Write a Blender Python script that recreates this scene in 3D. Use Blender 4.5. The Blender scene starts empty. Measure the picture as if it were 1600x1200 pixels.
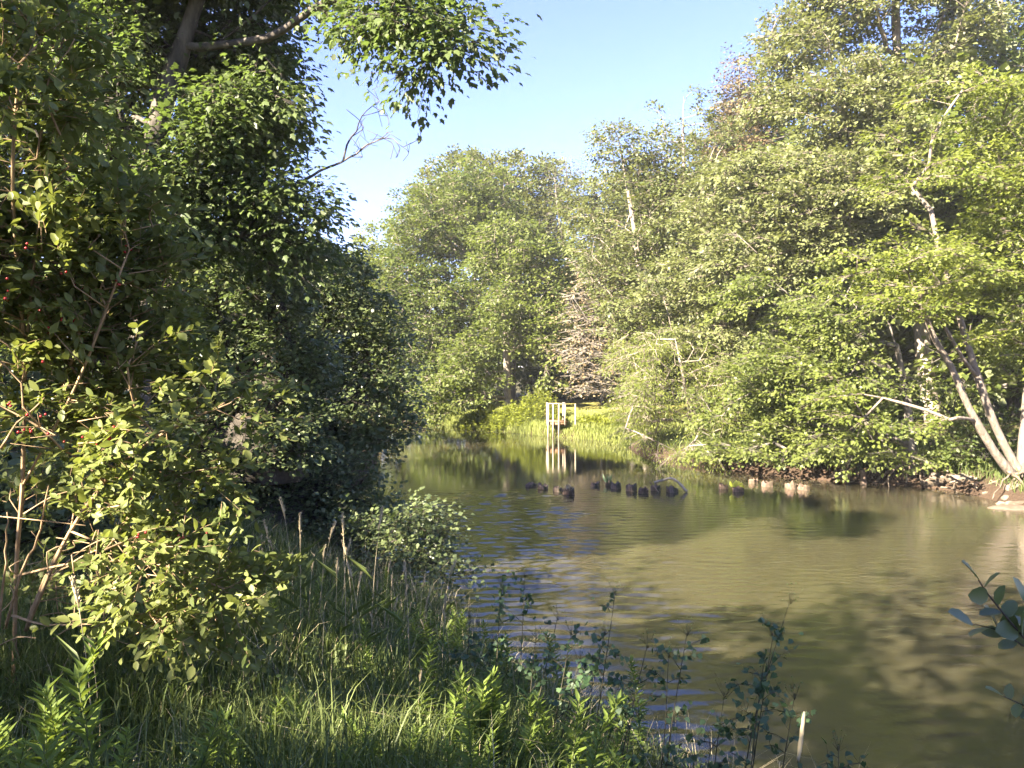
import bpy, math
import numpy as np
from mathutils import Vector, noise as mnoise

# ------------------------------------------------------------------ camera frame used to lay the place out
H, F, HY = 3.3, 1200.0, 590.0
SUN_AZ = math.radians(45)          # sun stands behind the viewer's left shoulder
SUN_EL = math.radians(32)
SUN = np.array([-math.sin(SUN_AZ)*math.cos(SUN_EL), -math.cos(SUN_AZ)*math.cos(SUN_EL), math.sin(SUN_EL)])

def P(px, py, Y):
    return np.array([(px-800.0)/F*Y, Y, H-(py-HY)/F*Y])

scene = bpy.context.scene
COL = scene.collection

def R(seed):
    return np.random.default_rng(seed)

# ------------------------------------------------------------------ object helpers
def props(o, label=None, cat=None, group=None, kind=None):
    if label: o['label'] = label
    if cat: o['category'] = cat
    if group: o['group'] = group
    if kind: o['kind'] = kind
    return o

def thing(name, loc, label, cat, group=None):
    o = bpy.data.objects.new(name, None)
    o.empty_display_size = 0.2
    COL.objects.link(o)
    o.location = tuple(float(v) for v in loc)
    return props(o, label, cat, group)

def copy_tree(o, parent=None):
    c = o.copy()
    COL.objects.link(c)
    if parent is not None:
        c.parent = parent
    for ch in list(o.children):
        copy_tree(ch, c)
    return c

class Geo:
    def __init__(self):
        self.v, self.f, self.t, self.n = [], [], [], 0
    def add(self, verts, faces, tone=0.5):
        verts = np.asarray(verts, dtype=np.float64)
        if len(verts) == 0: return
        if isinstance(faces, np.ndarray): faces = [faces]
        for fa in faces:
            fa = np.asarray(fa, dtype=np.int64)
            if len(fa) == 0: continue
            self.f.append(fa + self.n)
            if np.isscalar(tone): self.t.append(np.full(len(fa), tone))
            else: self.t.append(np.asarray(tone))
        self.v.append(verts)
        self.n += len(verts)
    def build(self, name, mat, parent=None, origin=None, smooth=False):
        me = bpy.data.meshes.new(name)
        v = np.concatenate(self.v) if self.v else np.zeros((0, 3))
        if origin is None and parent is not None:
            origin = np.array(parent.location)
            pp = parent.parent
            while pp is not None:
                origin = origin + np.array(pp.location); pp = pp.parent
        if origin is not None: v = v - np.asarray(origin)
        loops = np.concatenate([f.ravel() for f in self.f])
        tot = np.concatenate([np.full(len(f), f.shape[1]) for f in self.f])
        start = np.concatenate([[0], np.cumsum(tot)[:-1]])
        me.vertices.add(len(v)); me.vertices.foreach_set('co', v.astype(np.float32).ravel())
        me.loops.add(len(loops)); me.loops.foreach_set('vertex_index', loops.astype(np.int32))
        me.polygons.add(len(tot))
        me.polygons.foreach_set('loop_start', start.astype(np.int32))
        me.polygons.foreach_set('loop_total', tot.astype(np.int32))
        if smooth: me.polygons.foreach_set('use_smooth', np.ones(len(tot), dtype=bool))
        a = me.attributes.new('tone', 'FLOAT', 'FACE')
        a.data.foreach_set('value', np.clip(np.concatenate(self.t), 0, 1).astype(np.float32))
        me.update()
        if mat: me.materials.append(mat)
        o = bpy.data.objects.new(name, me)
        COL.objects.link(o)
        if parent is not None: o.parent = parent
        elif origin is not None: o.location = tuple(float(q) for q in origin)
        return o

def norm(a):
    a = np.asarray(a, dtype=np.float64)
    return a/np.maximum(np.linalg.norm(a, axis=-1, keepdims=True), 1e-9)

# ------------------------------------------------------------------ tubes
def tube(geo, pts, rad, sides=6, tone=0.5, cap=True, rough=0.0, rng=None):
    pts = np.asarray(pts, float); n = len(pts)
    rad = np.broadcast_to(np.asarray(rad, float), (n,))
    tan = norm(np.gradient(pts, axis=0))
    mean = norm(pts[-1]-pts[0])
    ref = np.array([0, 0, 1.0]) if abs(mean[2]) < 0.8 else np.array([0.8, 0.6, 0])
    u = norm(np.cross(tan, ref)); w = np.cross(tan, u)
    ang = np.arange(sides)*2*math.pi/sides
    rr = rad[:, None]*np.ones((1, sides))
    if rough and rng is not None:
        rr = rr*(1+rng.normal(0, rough, (n, sides)))
    ring = pts[:, None]+rr[:, :, None]*(np.cos(ang)[None, :, None]*u[:, None]+np.sin(ang)[None, :, None]*w[:, None])
    v = ring.reshape(-1, 3)
    i = np.arange(n-1)[:, None]*sides; j = np.arange(sides)[None]; k = (j+1) % sides
    f = np.stack([i+j, i+k, i+sides+k, i+sides+j], -1).reshape(-1, 4)
    fs = [f]
    if cap and sides > 2:
        fs.append((np.arange(sides)+(n-1)*sides)[None, :]); fs.append(np.arange(sides)[::-1][None, :])
    geo.add(v, fs, tone)

def prisms(geo, A, B, ra, rb, tone=0.5):
    """many thin three-sided twigs at once"""
    A, B = np.asarray(A, float), np.asarray(B, float); n = len(A)
    if n == 0: return
    t = norm(B-A); ref = np.where(np.abs(t[:, 2:3]) < 0.9, np.array([[0, 0, 1.0]]), np.array([[1.0, 0, 0]]))
    u = norm(np.cross(t, ref)); w = np.cross(t, u)
    vs = []
    for P0, r in ((A, ra), (B, rb)):
        for k in range(3):
            a = k*2*math.pi/3
            vs.append(P0+r*(math.cos(a)*u+math.sin(a)*w))
    v = np.stack(vs, 1).reshape(-1, 3)
    b = np.arange(n)[:, None, None]*6
    q = np.array([[0, 1, 4, 3], [1, 2, 5, 4], [2, 0, 3, 5]])[None]
    geo.add(v, (b+q).reshape(-1, 4), tone)

def smooth_path(ctrl, step=0.3):
    c = np.asarray(ctrl, float)
    if len(c) < 3:
        n = max(2, int(np.linalg.norm(c[1]-c[0])/step)+1)
        return c[0]+(c[1]-c[0])*np.linspace(0, 1, n)[:, None]
    e = np.vstack([2*c[0]-c[1], c, 2*c[-1]-c[-2]]); out = []
    for i in range(1, len(e)-2):
        p0, p1, p2, p3 = e[i-1], e[i], e[i+1], e[i+2]
        n = max(2, int(np.linalg.norm(p2-p1)/step)+1)
        t = np.linspace(0, 1, n, endpoint=False)[:, None]
        out.append(0.5*((2*p1)+(-p0+p2)*t+(2*p0-5*p1+4*p2-p3)*t*t+(-p0+3*p1-3*p2+p3)*t**3))
    out.append(c[-1:]); return np.vstack(out)

# ------------------------------------------------------------------ leaves
LEAF = {
 # verts: x across, y along (0..1), z cup ; faces
 'diamond': (np.array([[0, 0, 0], [.3, .45, .08], [0, 1, -.05], [-.3, .45, .08]]), [[[0, 1, 2, 3]]]),
 'broad':   (np.array([[0, 0, 0], [.42, .4, .1], [0, 1, -.08], [-.42, .4, .1]]), [[[0, 1, 2], [0, 2, 3]]]),
 'lance':   (np.array([[0, 0, 0], [.1, .35, .03], [0, 1, -.15], [-.1, .35, .03]]), [[[0, 1, 2], [0, 2, 3]]]),
 'oval':    (np.array([[0, 0, 0], [.2, .22, .06], [.27, .55, .07], [.13, .86, .02], [0, 1, -.06], [-.13, .86, .02], [-.27, .55, .07], [-.2, .22, .06], [0, .5, 0]]),
             [[[0, 1, 2, 8], [8, 2, 3, 4], [0, 8, 6, 7], [8, 4, 5, 6]]]),
 'round':   (np.array([[0, 0, 0], [.3, .15, .05], [.46, .5, .08], [.3, .85, .03], [0, 1, -.05], [-.3, .85, .03], [-.46, .5, .08], [-.3, .15, .05], [0, .5, 0]]),
             [[[0, 1, 2, 8], [8, 2, 3, 4], [0, 8, 6, 7], [8, 4, 5, 6]]]),
 'maple':   (np.array([[0, 0, 0], [.26, .02, -.03], [.24, .25, .03], [.46, .48, -.08], [.25, .5, .03], [.2, .68, .02], [0, 1, -.16],
                       [-.2, .68, .02], [-.25, .5, .03], [-.46, .48, -.08], [-.24, .25, .03], [-.26, .02, -.03]]),
             [[[0, 1, 2], [2, 3, 4], [4, 5, 6], [6, 7, 8], [8, 9, 10], [10, 11, 0]], [[0, 2, 4, 6, 8, 10]]]),
 'trident': (np.array([[0, 0, 0], [.3, .5, .04], [.34, .86, 0], [.17, .8, .03], [0, 1, -.03], [-.17, .8, .03], [-.34, .86, 0], [-.3, .5, .04]]),
             [[[0, 1, 2, 3], [0, 3, 4, 5], [0, 5, 6, 7]]]),
}

def add_leaves(geo, pos, axis, nrm, size, tone, kind, width=1.0):
    tv, tf = LEAF[kind]
    n, k = len(pos), len(tv)
    if n == 0: return
    y = norm(axis); x = norm(np.cross(y, nrm)); z = np.cross(x, y)
    s = np.broadcast_to(np.asarray(size, float), (n,))[:, None, None]
    v = pos[:, None]+s*(tv[None, :, 0:1]*width*x[:, None]+tv[None, :, 1:2]*y[:, None]+tv[None, :, 2:3]*z[:, None])
    base = np.arange(n)[:, None, None]*k
    tone = np.broadcast_to(np.asarray(tone, float), (n,))
    faces = []; tones = []
    for grp in tf:
        g = np.array(grp)
        faces.append((base+g[None]).reshape(-1, g.shape[1])); tones.append(np.repeat(tone, len(g)))
    off = geo.n
    geo.v.append(v.reshape(-1, 3)); geo.n += n*k
    for fa, t in zip(faces, tones):
        geo.f.append(fa+off); geo.t.append(t)

# gaps cut in the leaves to let the sun onto chosen spots: (place, radius)
SUNLIT = []
def gap_mask(pos, near=False):
    keep = np.ones(len(pos), bool)
    for c, r, t0 in SUNLIT:
        if near and t0 >= 1.0: continue
        d = pos-c; t = d@SUN
        perp = np.linalg.norm(d-t[:, None]*SUN, axis=1)
        keep &= ~((t > t0) & (perp < r*(1+0.25*np.sin(pos[:, 2]*5+pos[:, 1]*3))))
    return keep

def noise3(p, scale, off=0.0):
    return np.array([mnoise.noise(Vector((float(q[0])*scale+off, float(q[1])*scale+off*1.7, float(q[2])*scale))) for q in p])

# ------------------------------------------------------------------ tree growing
def scatter(lobes, spacing, rng, shell=0.55, gap=-0.25, gscale=0.35, maxn=2000):
    """points through the volume of the crown's boughs, spaced apart, thinned by noise so that gaps stay open"""
    out = []
    vols = np.array([l[1][0]*l[1][1]*l[1][2] for l in lobes])
    for (c, r), vol in zip(lobes, vols):
        m = int(16*vol/spacing**3)+12
        d = norm(rng.normal(size=(m, 3)))
        rad = (shell+(1-shell)*rng.random(m))**0.8
        rad[rng.random(m) < 0.25] *= 0.55
        out.append(c+d*rad[:, None]*np.asarray(r))
    p = np.vstack(out); rng.shuffle(p)
    if gap > -1:
        p = p[noise3(p, gscale, rng.random()*50) > gap]
    cell = {}; keep = []
    s2 = spacing**2
    for q in p:
        k = tuple(np.floor(q/spacing).astype(int)); ok = True
        for a in (-1, 0, 1):
            for b in (-1, 0, 1):
                for c in (-1, 0, 1):
                    for o in cell.get((k[0]+a, k[1]+b, k[2]+c), ()):
                        if (q[0]-o[0])**2+(q[1]-o[1])**2+(q[2]-o[2])**2 < s2: ok = False; break
                    if not ok: break
                if not ok: break
            if not ok: break
        if ok:
            cell.setdefault(k, []).append(q); keep.append(q)
            if len(keep) >= maxn: break
    return np.array(keep)

def grow(trunks, A, rng, r0, tip=0.012, seg=0.5, droop=0.0, lowpen=0.7):
    """trunks: list of (ctrl points, parent index or None). Joins every crown point to the skeleton. Returns tubes' data and directions."""
    pos, par, plen, tr = [], [], [], []
    ends = []
    for ti, (ctrl, up) in enumerate(trunks):
        path = smooth_path(ctrl, seg)
        prev = -1
        if up is not None:
            pa = np.array(pos); prev = int(np.argmin(np.linalg.norm(pa-path[0], axis=1))); path = path[1:]
        for q in path:
            pos.append(q); par.append(prev)
            plen.append(0 if prev < 0 else plen[prev]+np.linalg.norm(q-pos[prev])); prev = len(pos)-1
            tr.append(True)
    ntr = len(pos)
    cap = 40*len(A)+ntr+200
    PA = np.zeros((cap, 3)); PA[:ntr] = pos; n = ntr
    PL = np.zeros(cap); PL[:ntr] = plen
    base = PA[0].copy(); height = max(1.0, PA[:ntr, 2].max()-base[2])
    d0 = np.min(np.linalg.norm(A[:, None]-PA[None, :ntr], axis=2), axis=1)
    dirs = np.zeros_like(A); leafnode = np.zeros(len(A), int)
    for ai in np.argsort(d0):
        a = A[ai]; d = a-PA[:n]; dist = np.linalg.norm(d, axis=1)
        cost = dist*1.0+0.18*PL[:n]+lowpen*np.maximum(0, -d[:, 2])+0.15*np.maximum(0, d[:, 2]-dist*0.8)
        cost[PA[:n, 2] < base[2]+0.08*height] += 2.0
        k = int(np.argmin(cost)); L = dist[k]
        m = min(30, max(1, int(L/seg)))
        p0 = PA[k]; out = norm(d[k]*np.array([1, 1, 0.4]))
        mid = p0+d[k]*0.5+np.array([0, 0, 1.0])*L*(0.12-droop*0.2)+rng.normal(0, 0.05*L, 3)
        prev = k
        for s in range(1, m+1):
            t = s/m
            q = (1-t)**2*p0+2*t*(1-t)*mid+t*t*a
            if s < m: q = q+rng.normal(0, 0.04*seg, 3)
            PA[n] = q; par.append(prev); PL[n] = PL[prev]+np.linalg.norm(q-PA[prev]); tr.append(False); prev = n; n += 1
        leafnode[ai] = prev
        dirs[ai] = a-PA[par[prev]]
    pos = PA[:n]; par = np.array(par)
    cnt = np.ones(n)
    for i in range(n-1, -1, -1):
        if par[i] >= 0: cnt[par[i]] += cnt[i]
    e = math.log(max(1.5, r0/tip))/math.log(max(3.0, cnt[0]))
    rad = tip*cnt**e
    for i in range(n):                        # a parent is never thinner than its child
        if par[i] >= 0: rad[i] = min(rad[i], rad[par[i]]*0.995)
    flare = np.clip(1-(pos[:, 2]-base[2])/1.0, 0, 1)
    rad[:ntr] *= 1+0.45*flare[:ntr]**2
    kids = [[] for _ in range(n)]
    for i in range(n):
        if par[i] >= 0: kids[par[i]].append(i)
    chains = []
    stack = [(i, None) for i in range(n) if par[i] < 0]
    while stack:
        i, st = stack.pop()
        ch = [i] if st is None else [st, i]
        cur = i
        while kids[cur]:
            ks = sorted(kids[cur], key=lambda q: -cnt[q])
            for q in ks[1:]: stack.append((q, cur))
            cur = ks[0]; ch.append(cur)
        chains.append((ch, st is not None))
    return pos, rad, chains, norm(dirs), leafnode

def wood(geo, pos, rad, chains, rng, minr=0.0):
    for ch, side in chains:
        r = rad[ch].copy()
        if side: r[0] = r[1]
        if r.max() < minr or len(ch) < 2: continue
        r[-1] *= 0.5
        big = r.max()
        tube(geo, pos[ch], r, 10 if big > 0.09 else (6 if big > 0.03 else 4), 0.5, True, 0.05 if big > 0.05 else 0.0, rng)

def sprays(geo, twigs, A, D, rng, K=8, M=7, L=0.8, W=0.5, T=0.1, leaf=0.11, kind='diamond', droop=0.25, upb=1.0, clus=0.13,
           flat=0.5, tone=0.5, twig=0.006, width=1.0, hang=0.25, tvar=0.16):
    n = len(A)
    d = D.copy(); d[:, 2] *= flat; d = norm(d+rng.normal(0, 0.15, (n, 3)))
    s = norm(np.cross(d, np.array([0, 0, 1.0]))); w = np.cross(s, d)
    tn = np.clip(tone+rng.normal(0, tvar, n), 0, 1)
    u = rng.random((n, K))*1.35-0.35
    v = (rng.random((n, K))*2-1)*(1-0.5*np.abs(u))
    h = rng.normal(0, 1, (n, K))
    C = A[:, None]+L*u[..., None]*d[:, None]+W*v[..., None]*s[:, None]+T*h[..., None]*w[:, None]
    C[..., 2] -= droop*L*(np.maximum(u, 0)**2+0.6*v*v)
    if twigs is not None:
        src = A[:, None]+d[:, None]*(L*0.3*np.minimum(u, 0.3))[..., None]
        ok = gap_mask(C.reshape(-1, 3))
        prisms(twigs, np.broadcast_to(src, C.shape).reshape(-1, 3)[ok], C.reshape(-1, 3)[ok], twig, twig*0.5)
    rad = norm(C-A[:, None]+d[:, None]*0.3*L)
    off = rng.normal(0, clus, (n, K, M, 3))*np.array([1, 1, 0.6])
    pos = (C[:, :, None]+off).reshape(-1, 3)
    ax = np.broadcast_to(rad[:, :, None], (n, K, M, 3)).reshape(-1, 3)+norm(off).reshape(-1, 3)*0.8+rng.normal(0, .3, pos.shape)
    ax[:, 2] -= hang
    nr = np.array([0, 0, upb])+.35*SUN+np.repeat(rng.normal(0, 0.3, (n*K, 3)), M, 0)+rng.normal(0, 0.33, pos.shape)
    tt = np.broadcast_to(tn[:, None, None], (n, K, M)).reshape(-1)+rng.normal(0, 0.09, len(pos))
    sz = leaf*rng.uniform(0.5, 1.35, len(pos))
    keep = gap_mask(pos)
    add_leaves(geo, pos[keep], ax[keep], nr[keep], sz[keep], tt[keep], kind, width)

def shoots(geo, twigs, A, D, rng, K=3, pairs=5, length=0.35, leaf=0.06, kind='oval', droop=0.15, twig=0.003, tone=0.5, spread=0.7, upb=0.8, width=1.0, tvar=.16, berries=None):
    """leafy shoots with leaves in pairs along the twig"""
    n = len(A); N = n*K
    d = norm(np.repeat(D, K, 0)+rng.normal(0, spread*0.6, (N, 3)))
    st = np.repeat(A, K, 0)+rng.normal(0, 0.03, (N, 3)); ln = length*rng.uniform(0.6, 1.3, N)
    tn = np.clip(tone+rng.normal(0, tvar, N), 0, 1)
    ts = np.linspace(0.12, 1.0, pairs)
    s0 = norm(np.cross(d, np.array([0.1, 0.05, 1.0]))); w0 = np.cross(s0, d)
    prev = st
    for i, t in enumerate(ts):
        c = st+d*(ln*t)[:, None]; c[:, 2] -= droop*ln*t*t
        ok = gap_mask(c, True); prisms(twigs, prev[ok], c[ok], twig*(1.1-0.7*t), twig*(1.0-0.7*t)); prev = c
        ang = rng.uniform(0, 6.28) + i*1.57
        s = s0*math.cos(ang)+w0*math.sin(ang)*0.6
        for sg in (-1, 1):
            ax = sg*s*0.9+d*0.75+rng.normal(0, 0.22, (N, 3))
            nr = np.array([0, 0, upb*.8])+.8*SUN+d*0.1+rng.normal(0, 0.4, (N, 3))
            keep = gap_mask(c, True)&(rng.random(N) < 0.92)
            sz = leaf*rng.uniform(0.7, 1.2, N)*(1.0-0.3*(t > 0.95))
            add_leaves(geo, c[keep], ax[keep], nr[keep], sz[keep], (tn+rng.normal(0, .1, N))[keep], kind, width)
        if berries is not None:
            berries.append(c)

# ------------------------------------------------------------------ materials
def mat_nodes(name):
    m = bpy.data.materials.new(name); m.use_nodes = True
    nt = m.node_tree; nt.nodes.clear()
    return m, nt, nt.nodes.new('ShaderNodeOutputMaterial')

def nd(nt, typ, **kw):
    n = nt.nodes.new(typ)
    for k, v in kw.items():
        if k.startswith('i_'):
            n.inputs[k[2:].replace('_', ' ')].default_value = v
        else: setattr(n, k, v)
    return n

def mix_col(nt, fac, a, b):
    m = nt.nodes.new('ShaderNodeMix'); m.data_type = 'RGBA'
    for sock, val in ((m.inputs[0], fac), (m.inputs[6], a), (m.inputs[7], b)):
        if isinstance(val, (int, float)): sock.default_value = val
        elif isinstance(val, tuple): sock.default_value = val if len(val) == 4 else (*val, 1)
        else: nt.links.new(val, sock)
    return m.outputs[2]

def leaf_mat(name, dark, light, under=None, trans=(0.18, 0.26, 0.03), tl=0.38, rough=0.45, spec=0.35):
    m, nt, out = mat_nodes(name)
    at = nd(nt, 'ShaderNodeAttribute', attribute_name='tone')
    col = mix_col(nt, at.outputs['Fac'], dark, light)
    if under:
        g = nd(nt, 'ShaderNodeNewGeometry')
        col = mix_col(nt, g.outputs['Backfacing'], col, under)
    p = nd(nt, 'ShaderNodeBsdfPrincipled'); p.inputs['Roughness'].default_value = rough
    p.inputs['Specular IOR Level'].default_value = spec
    nt.links.new(col, p.inputs['Base Color'])
    t = nd(nt, 'ShaderNodeBsdfTranslucent')
    tc = mix_col(nt, at.outputs['Fac'], tuple(c*0.75 for c in trans), trans)
    nt.links.new(tc, t.inputs['Color'])
    mx = nd(nt, 'ShaderNodeMixShader'); mx.inputs[0].default_value = tl
    nt.links.new(p.outputs[0], mx.inputs[1]); nt.links.new(t.outputs[0], mx.inputs[2])
    nt.links.new(mx.outputs[0], out.inputs['Surface'])
    return m

def rough_mat(name, c1, c2, scale=6.0, stretch=(1, 1, 1), bump=0.4, rough=0.85, c3=None, spec=0.25, dist=0.02):
    m, nt, out = mat_nodes(name)
    tc = nd(nt, 'ShaderNodeTexCoord'); mp = nd(nt, 'ShaderNodeMapping'); mp.inputs['Scale'].default_value = stretch
    nt.links.new(tc.outputs['Object'], mp.inputs['Vector'])
    n1 = nd(nt, 'ShaderNodeTexNoise', i_Scale=scale, i_Detail=6.0, i_Roughness=0.65)
    nt.links.new(mp.outputs[0], n1.inputs['Vector'])
    rp = nd(nt, 'ShaderNodeMapRange'); rp.inputs['From Min'].default_value = .33; rp.inputs['From Max'].default_value = .67
    nt.links.new(n1.outputs['Fac'], rp.inputs['Value'])
    col = mix_col(nt, rp.outputs[0], c1, c2)
    if c3:
        n2 = nd(nt, 'ShaderNodeTexNoise', i_Scale=scale*0.35, i_Detail=3.0)
        nt.links.new(mp.outputs[0], n2.inputs['Vector'])
        r2 = nd(nt, 'ShaderNodeMapRange'); r2.inputs['From Min'].default_value = .5; r2.inputs['From Max'].default_value = .62
        nt.links.new(n2.outputs['Fac'], r2.inputs['Value'])
        col = mix_col(nt, r2.outputs[0], col, c3)
    p = nd(nt, 'ShaderNodeBsdfPrincipled'); p.inputs['Roughness'].default_value = rough; p.inputs['Specular IOR Level'].default_value = spec
    nt.links.new(col, p.inputs['Base Color'])
    b = nd(nt, 'ShaderNodeBump', i_Strength=bump, i_Distance=dist)
    nt.links.new(n1.outputs['Fac'], b.inputs['Height']); nt.links.new(b.outputs[0], p.inputs['Normal'])
    nt.links.new(p.outputs[0], out.inputs['Surface'])
    return m

M = {}
DBG = False
M['bark_pale'] = rough_mat('pale_bark', (.15, .12, .098), (.36, .305, .25), 11, (1, 1, .35), .6, .9, (.21, .175, .14))
M['bark_grey'] = rough_mat('grey_bark', (.08, .07, .06), (.24, .21, .18), 9, (1, 1, .25), .7, .9, (.05, .045, .04))
M['bark_old'] = rough_mat('old_maple_bark', (.05, .042, .036), (.17, .145, .12), 9, (1, 1, .25), .8, .9, (.035, .03, .027))
M['root_bark'] = rough_mat('root_bark', (.06, .042, .03), (.22, .165, .125), 9, (1, 1, 1), .6, .9)
M['bark_birch'] = rough_mat('leaning_trunk_bark', (.10, .078, .062), (.29, .24, .195), 11, (1, 1, .35), .7, .9, (.16, .13, .105))
M['bark_dark'] = rough_mat('dark_bark', (.03, .026, .022), (.10, .085, .07), 9, (1, 1, .3), .7, .95)
M['stem_tan'] = rough_mat('tan_stem', (.20, .13, .07), (.42, .30, .18), 25, (1, 1, .3), .3, .8)
M['stem_green'] = rough_mat('green_stem', (.05, .075, .02), (.11, .13, .04), 20, (1, 1, .4), .1, .7)
M['stem_dark'] = rough_mat('dark_stem', (.03, .03, .018), (.07, .06, .035), 20, (1, 1, .4), .1, .7)
M['twig_grey'] = rough_mat('bare_twig', (.14, .12, .10), (.27, .24, .21), 15, (1, 1, 1), .2, .9)
M['deadwood'] = rough_mat('weathered_wood', (.13, .10, .072), (.29, .235, .18), 8, (1, 1, 1), .6, .9, (.08, .06, .043))
M['wetwood'] = rough_mat('wet_dark_wood', (.075, .052, .038), (.25, .175, .13), 14, (1, 1, .35), .8, .7, (.03, .03, .015), .4)
M['stumpwood'] = rough_mat('stump_wood', (.08, .05, .037), (.25, .17, .125), 12, (1, 1, .4), .8, .9, (.06, .045, .03))
M['paintwood'] = rough_mat('bleached_timber', (.27, .215, .155), (.45, .38, .30), 14, (1, 1, .3), .2, .8)
M['deckwood'] = rough_mat('brown_timber', (.22, .12, .06), (.38, .24, .14), 12, (1, .4, 1), .3, .85)
M['rock'] = rough_mat('river_rock', (.10, .075, .06), (.24, .185, .15), 7, (1, 1, 1), .7, .9, (.13, .11, .09))
M['sand'] = rough_mat('wet_sand', (.09, .066, .048), (.16, .12, .09), 5, (1, 1, 1), .4, .8)

M['leaf_maple_dark'] = leaf_mat('dark_maple_leaf', (.045, .07, .026), (.12, .15, .05), (.15, .17, .10), (.18, .26, .045), .36)
M['leaf_maple'] = leaf_mat('maple_leaf', (.05, .075, .02), (.145, .165, .042), (.17, .185, .09), (.22, .28, .04), .36)
M['leaf_silver'] = leaf_mat('silver_maple_leaf', (.08, .098, .034), (.185, .195, .08), (.25, .255, .155), (.24, .27, .06), .34)
M['leaf_bright'] = leaf_mat('bright_leaf', (.07, .10, .02), (.18, .20, .04), (.19, .21, .08), (.28, .33, .04), .4)
M['leaf_olive'] = leaf_mat('olive_leaf', (.06, .082, .024), (.155, .172, .06), (.18, .19, .10), (.22, .24, .05), .35)
M['leaf_alder'] = leaf_mat('alder_leaf', (.06, .085, .036), (.15, .18, .075), (.14, .16, .09), (.14, .2, .045), .3, .36, .5)
M['leaf_honey'] = leaf_mat('honeysuckle_leaf', (.08, .11, .03), (.23, .245, .075), (.15, .175, .07), (.26, .30, .05), .36, .5, .3)
M['leaf_tan'] = leaf_mat('withered_leaf', (.14, .11, .055), (.30, .225, .135), (.32, .26, .18), (.26, .19, .08), .3)
M['leaf_spruce'] = leaf_mat('brown_needle', (.09, .07, .035), (.20, .14, .075), None, (.14, .10, .05), .25)
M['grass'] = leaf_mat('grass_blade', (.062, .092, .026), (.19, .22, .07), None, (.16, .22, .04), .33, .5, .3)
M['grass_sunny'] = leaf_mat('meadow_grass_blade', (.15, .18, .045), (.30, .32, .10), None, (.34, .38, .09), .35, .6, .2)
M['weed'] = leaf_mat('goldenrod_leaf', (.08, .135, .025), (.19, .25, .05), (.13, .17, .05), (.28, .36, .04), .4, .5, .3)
M['rue'] = leaf_mat('meadow_rue_leaf', (.035, .07, .032), (.085, .135, .06), (.09, .13, .07), (.10, .18, .04), .3, .45, .4)
M['seed'] = leaf_mat('seed_head', (.38, .31, .18), (.66, .56, .38), None, (.3, .24, .13), .25, .8, .1)
M['fern'] = leaf_mat('streamside_weed_leaf', (.14, .17, .02), (.28, .30, .045), (.2, .22, .06), (.34, .38, .04), .4, .5, .25)
mb, ntb, outb = mat_nodes('red_berry')
pb = nd(ntb, 'ShaderNodeBsdfPrincipled'); pb.inputs['Base Color'].default_value = (.28, .018, .018, 1); pb.inputs['Roughness'].default_value = .25
ntb.links.new(pb.outputs[0], outb.inputs['Surface']); M['berry'] = mb

# ------------------------------------------------------------------ ground and river
BANK = np.array([(90,-16),(60,-10),(30,-3),(16,1.2),(8,3.2),(4,4.3),(1.9,5.4),(1.05,6.4),(.55,7.3),(-.2,8.5),(-.95,10.6),(-1.4,11.4),(-2.9,13.6),(-4.2,17),(-4.6,22),
 (-5.0,28),(-6,34),(-8,42),(-12,47),(-30,52),(-90,62),(-90,74),(-30,65),(-9,56),(-4.4,53),(-1.6,48.6),(2.1,43.2),(5.0,40),(5.5,36),(5.7,32.5),(7.0,28.7),(8.6,25.7),
 (10.2,24.4),(12,23.4),(13,22.2),(12.9,20.2),(12.8,18.7),(14.5,17),(20,14.6),(30,13),(60,9),(90,6)], float)

def signed(x, y):
    """distance to the waterline, positive on land"""
    x = np.atleast_1d(np.asarray(x, float)); y = np.atleast_1d(np.asarray(y, float))
    best = np.full(x.shape, 1e18); inside = np.zeros(x.shape, bool)
    n = len(BANK)
    for i in range(n):
        a, b = BANK[i], BANK[(i+1) % n]
        ab = b-a
        t = np.clip(((x-a[0])*ab[0]+(y-a[1])*ab[1])/(ab@ab), 0, 1)
        best = np.minimum(best, (x-a[0]-t*ab[0])**2+(y-a[1]-t*ab[1])**2)
        cross = ((a[1] > y) != (b[1] > y))
        with np.errstate(divide='ignore', invalid='ignore'):
            xi = a[0]+(y-a[1])*ab[0]/(ab[1] if ab[1] else 1e-9)
        inside ^= cross & (x < xi)
    d = np.sqrt(best)
    return np.where(inside, -d, d)

def ground(x, y):
    d = signed(x, y); x = np.atleast_1d(x); y = np.atleast_1d(y)
    near = np.clip((20-y)/8, 0, 1)*np.clip((7-x)/3, 0, 1)
    land_near = .22*(1-np.exp(-np.maximum(d, 0)/.25))+np.minimum(.255*np.maximum(d, 0), 1.5)
    land_far = .42*(1-np.exp(-np.maximum(d, 0)/.35))+np.minimum(.13*np.maximum(d, 0), .85)
    wob = .06*np.sin(x*1.3+y*.7)+.05*np.sin(x*.6-y*1.7)+.03*np.sin(x*3.1+y*2.3)
    far = np.clip((np.hypot(x, y)-90)/200, 0, 1)
    z = near*land_near+(1-near)*land_far+wob*np.clip(d/1.5, 0, 1)+far*6*(1+.5*np.sin(x*.011)*np.cos(y*.013))
    bed = -.05-.7*np.clip(-d/3, 0, 1)
    return np.where(d > 0, z, bed)
def gz(x, y): return float(ground(x, y)[0])

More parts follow.
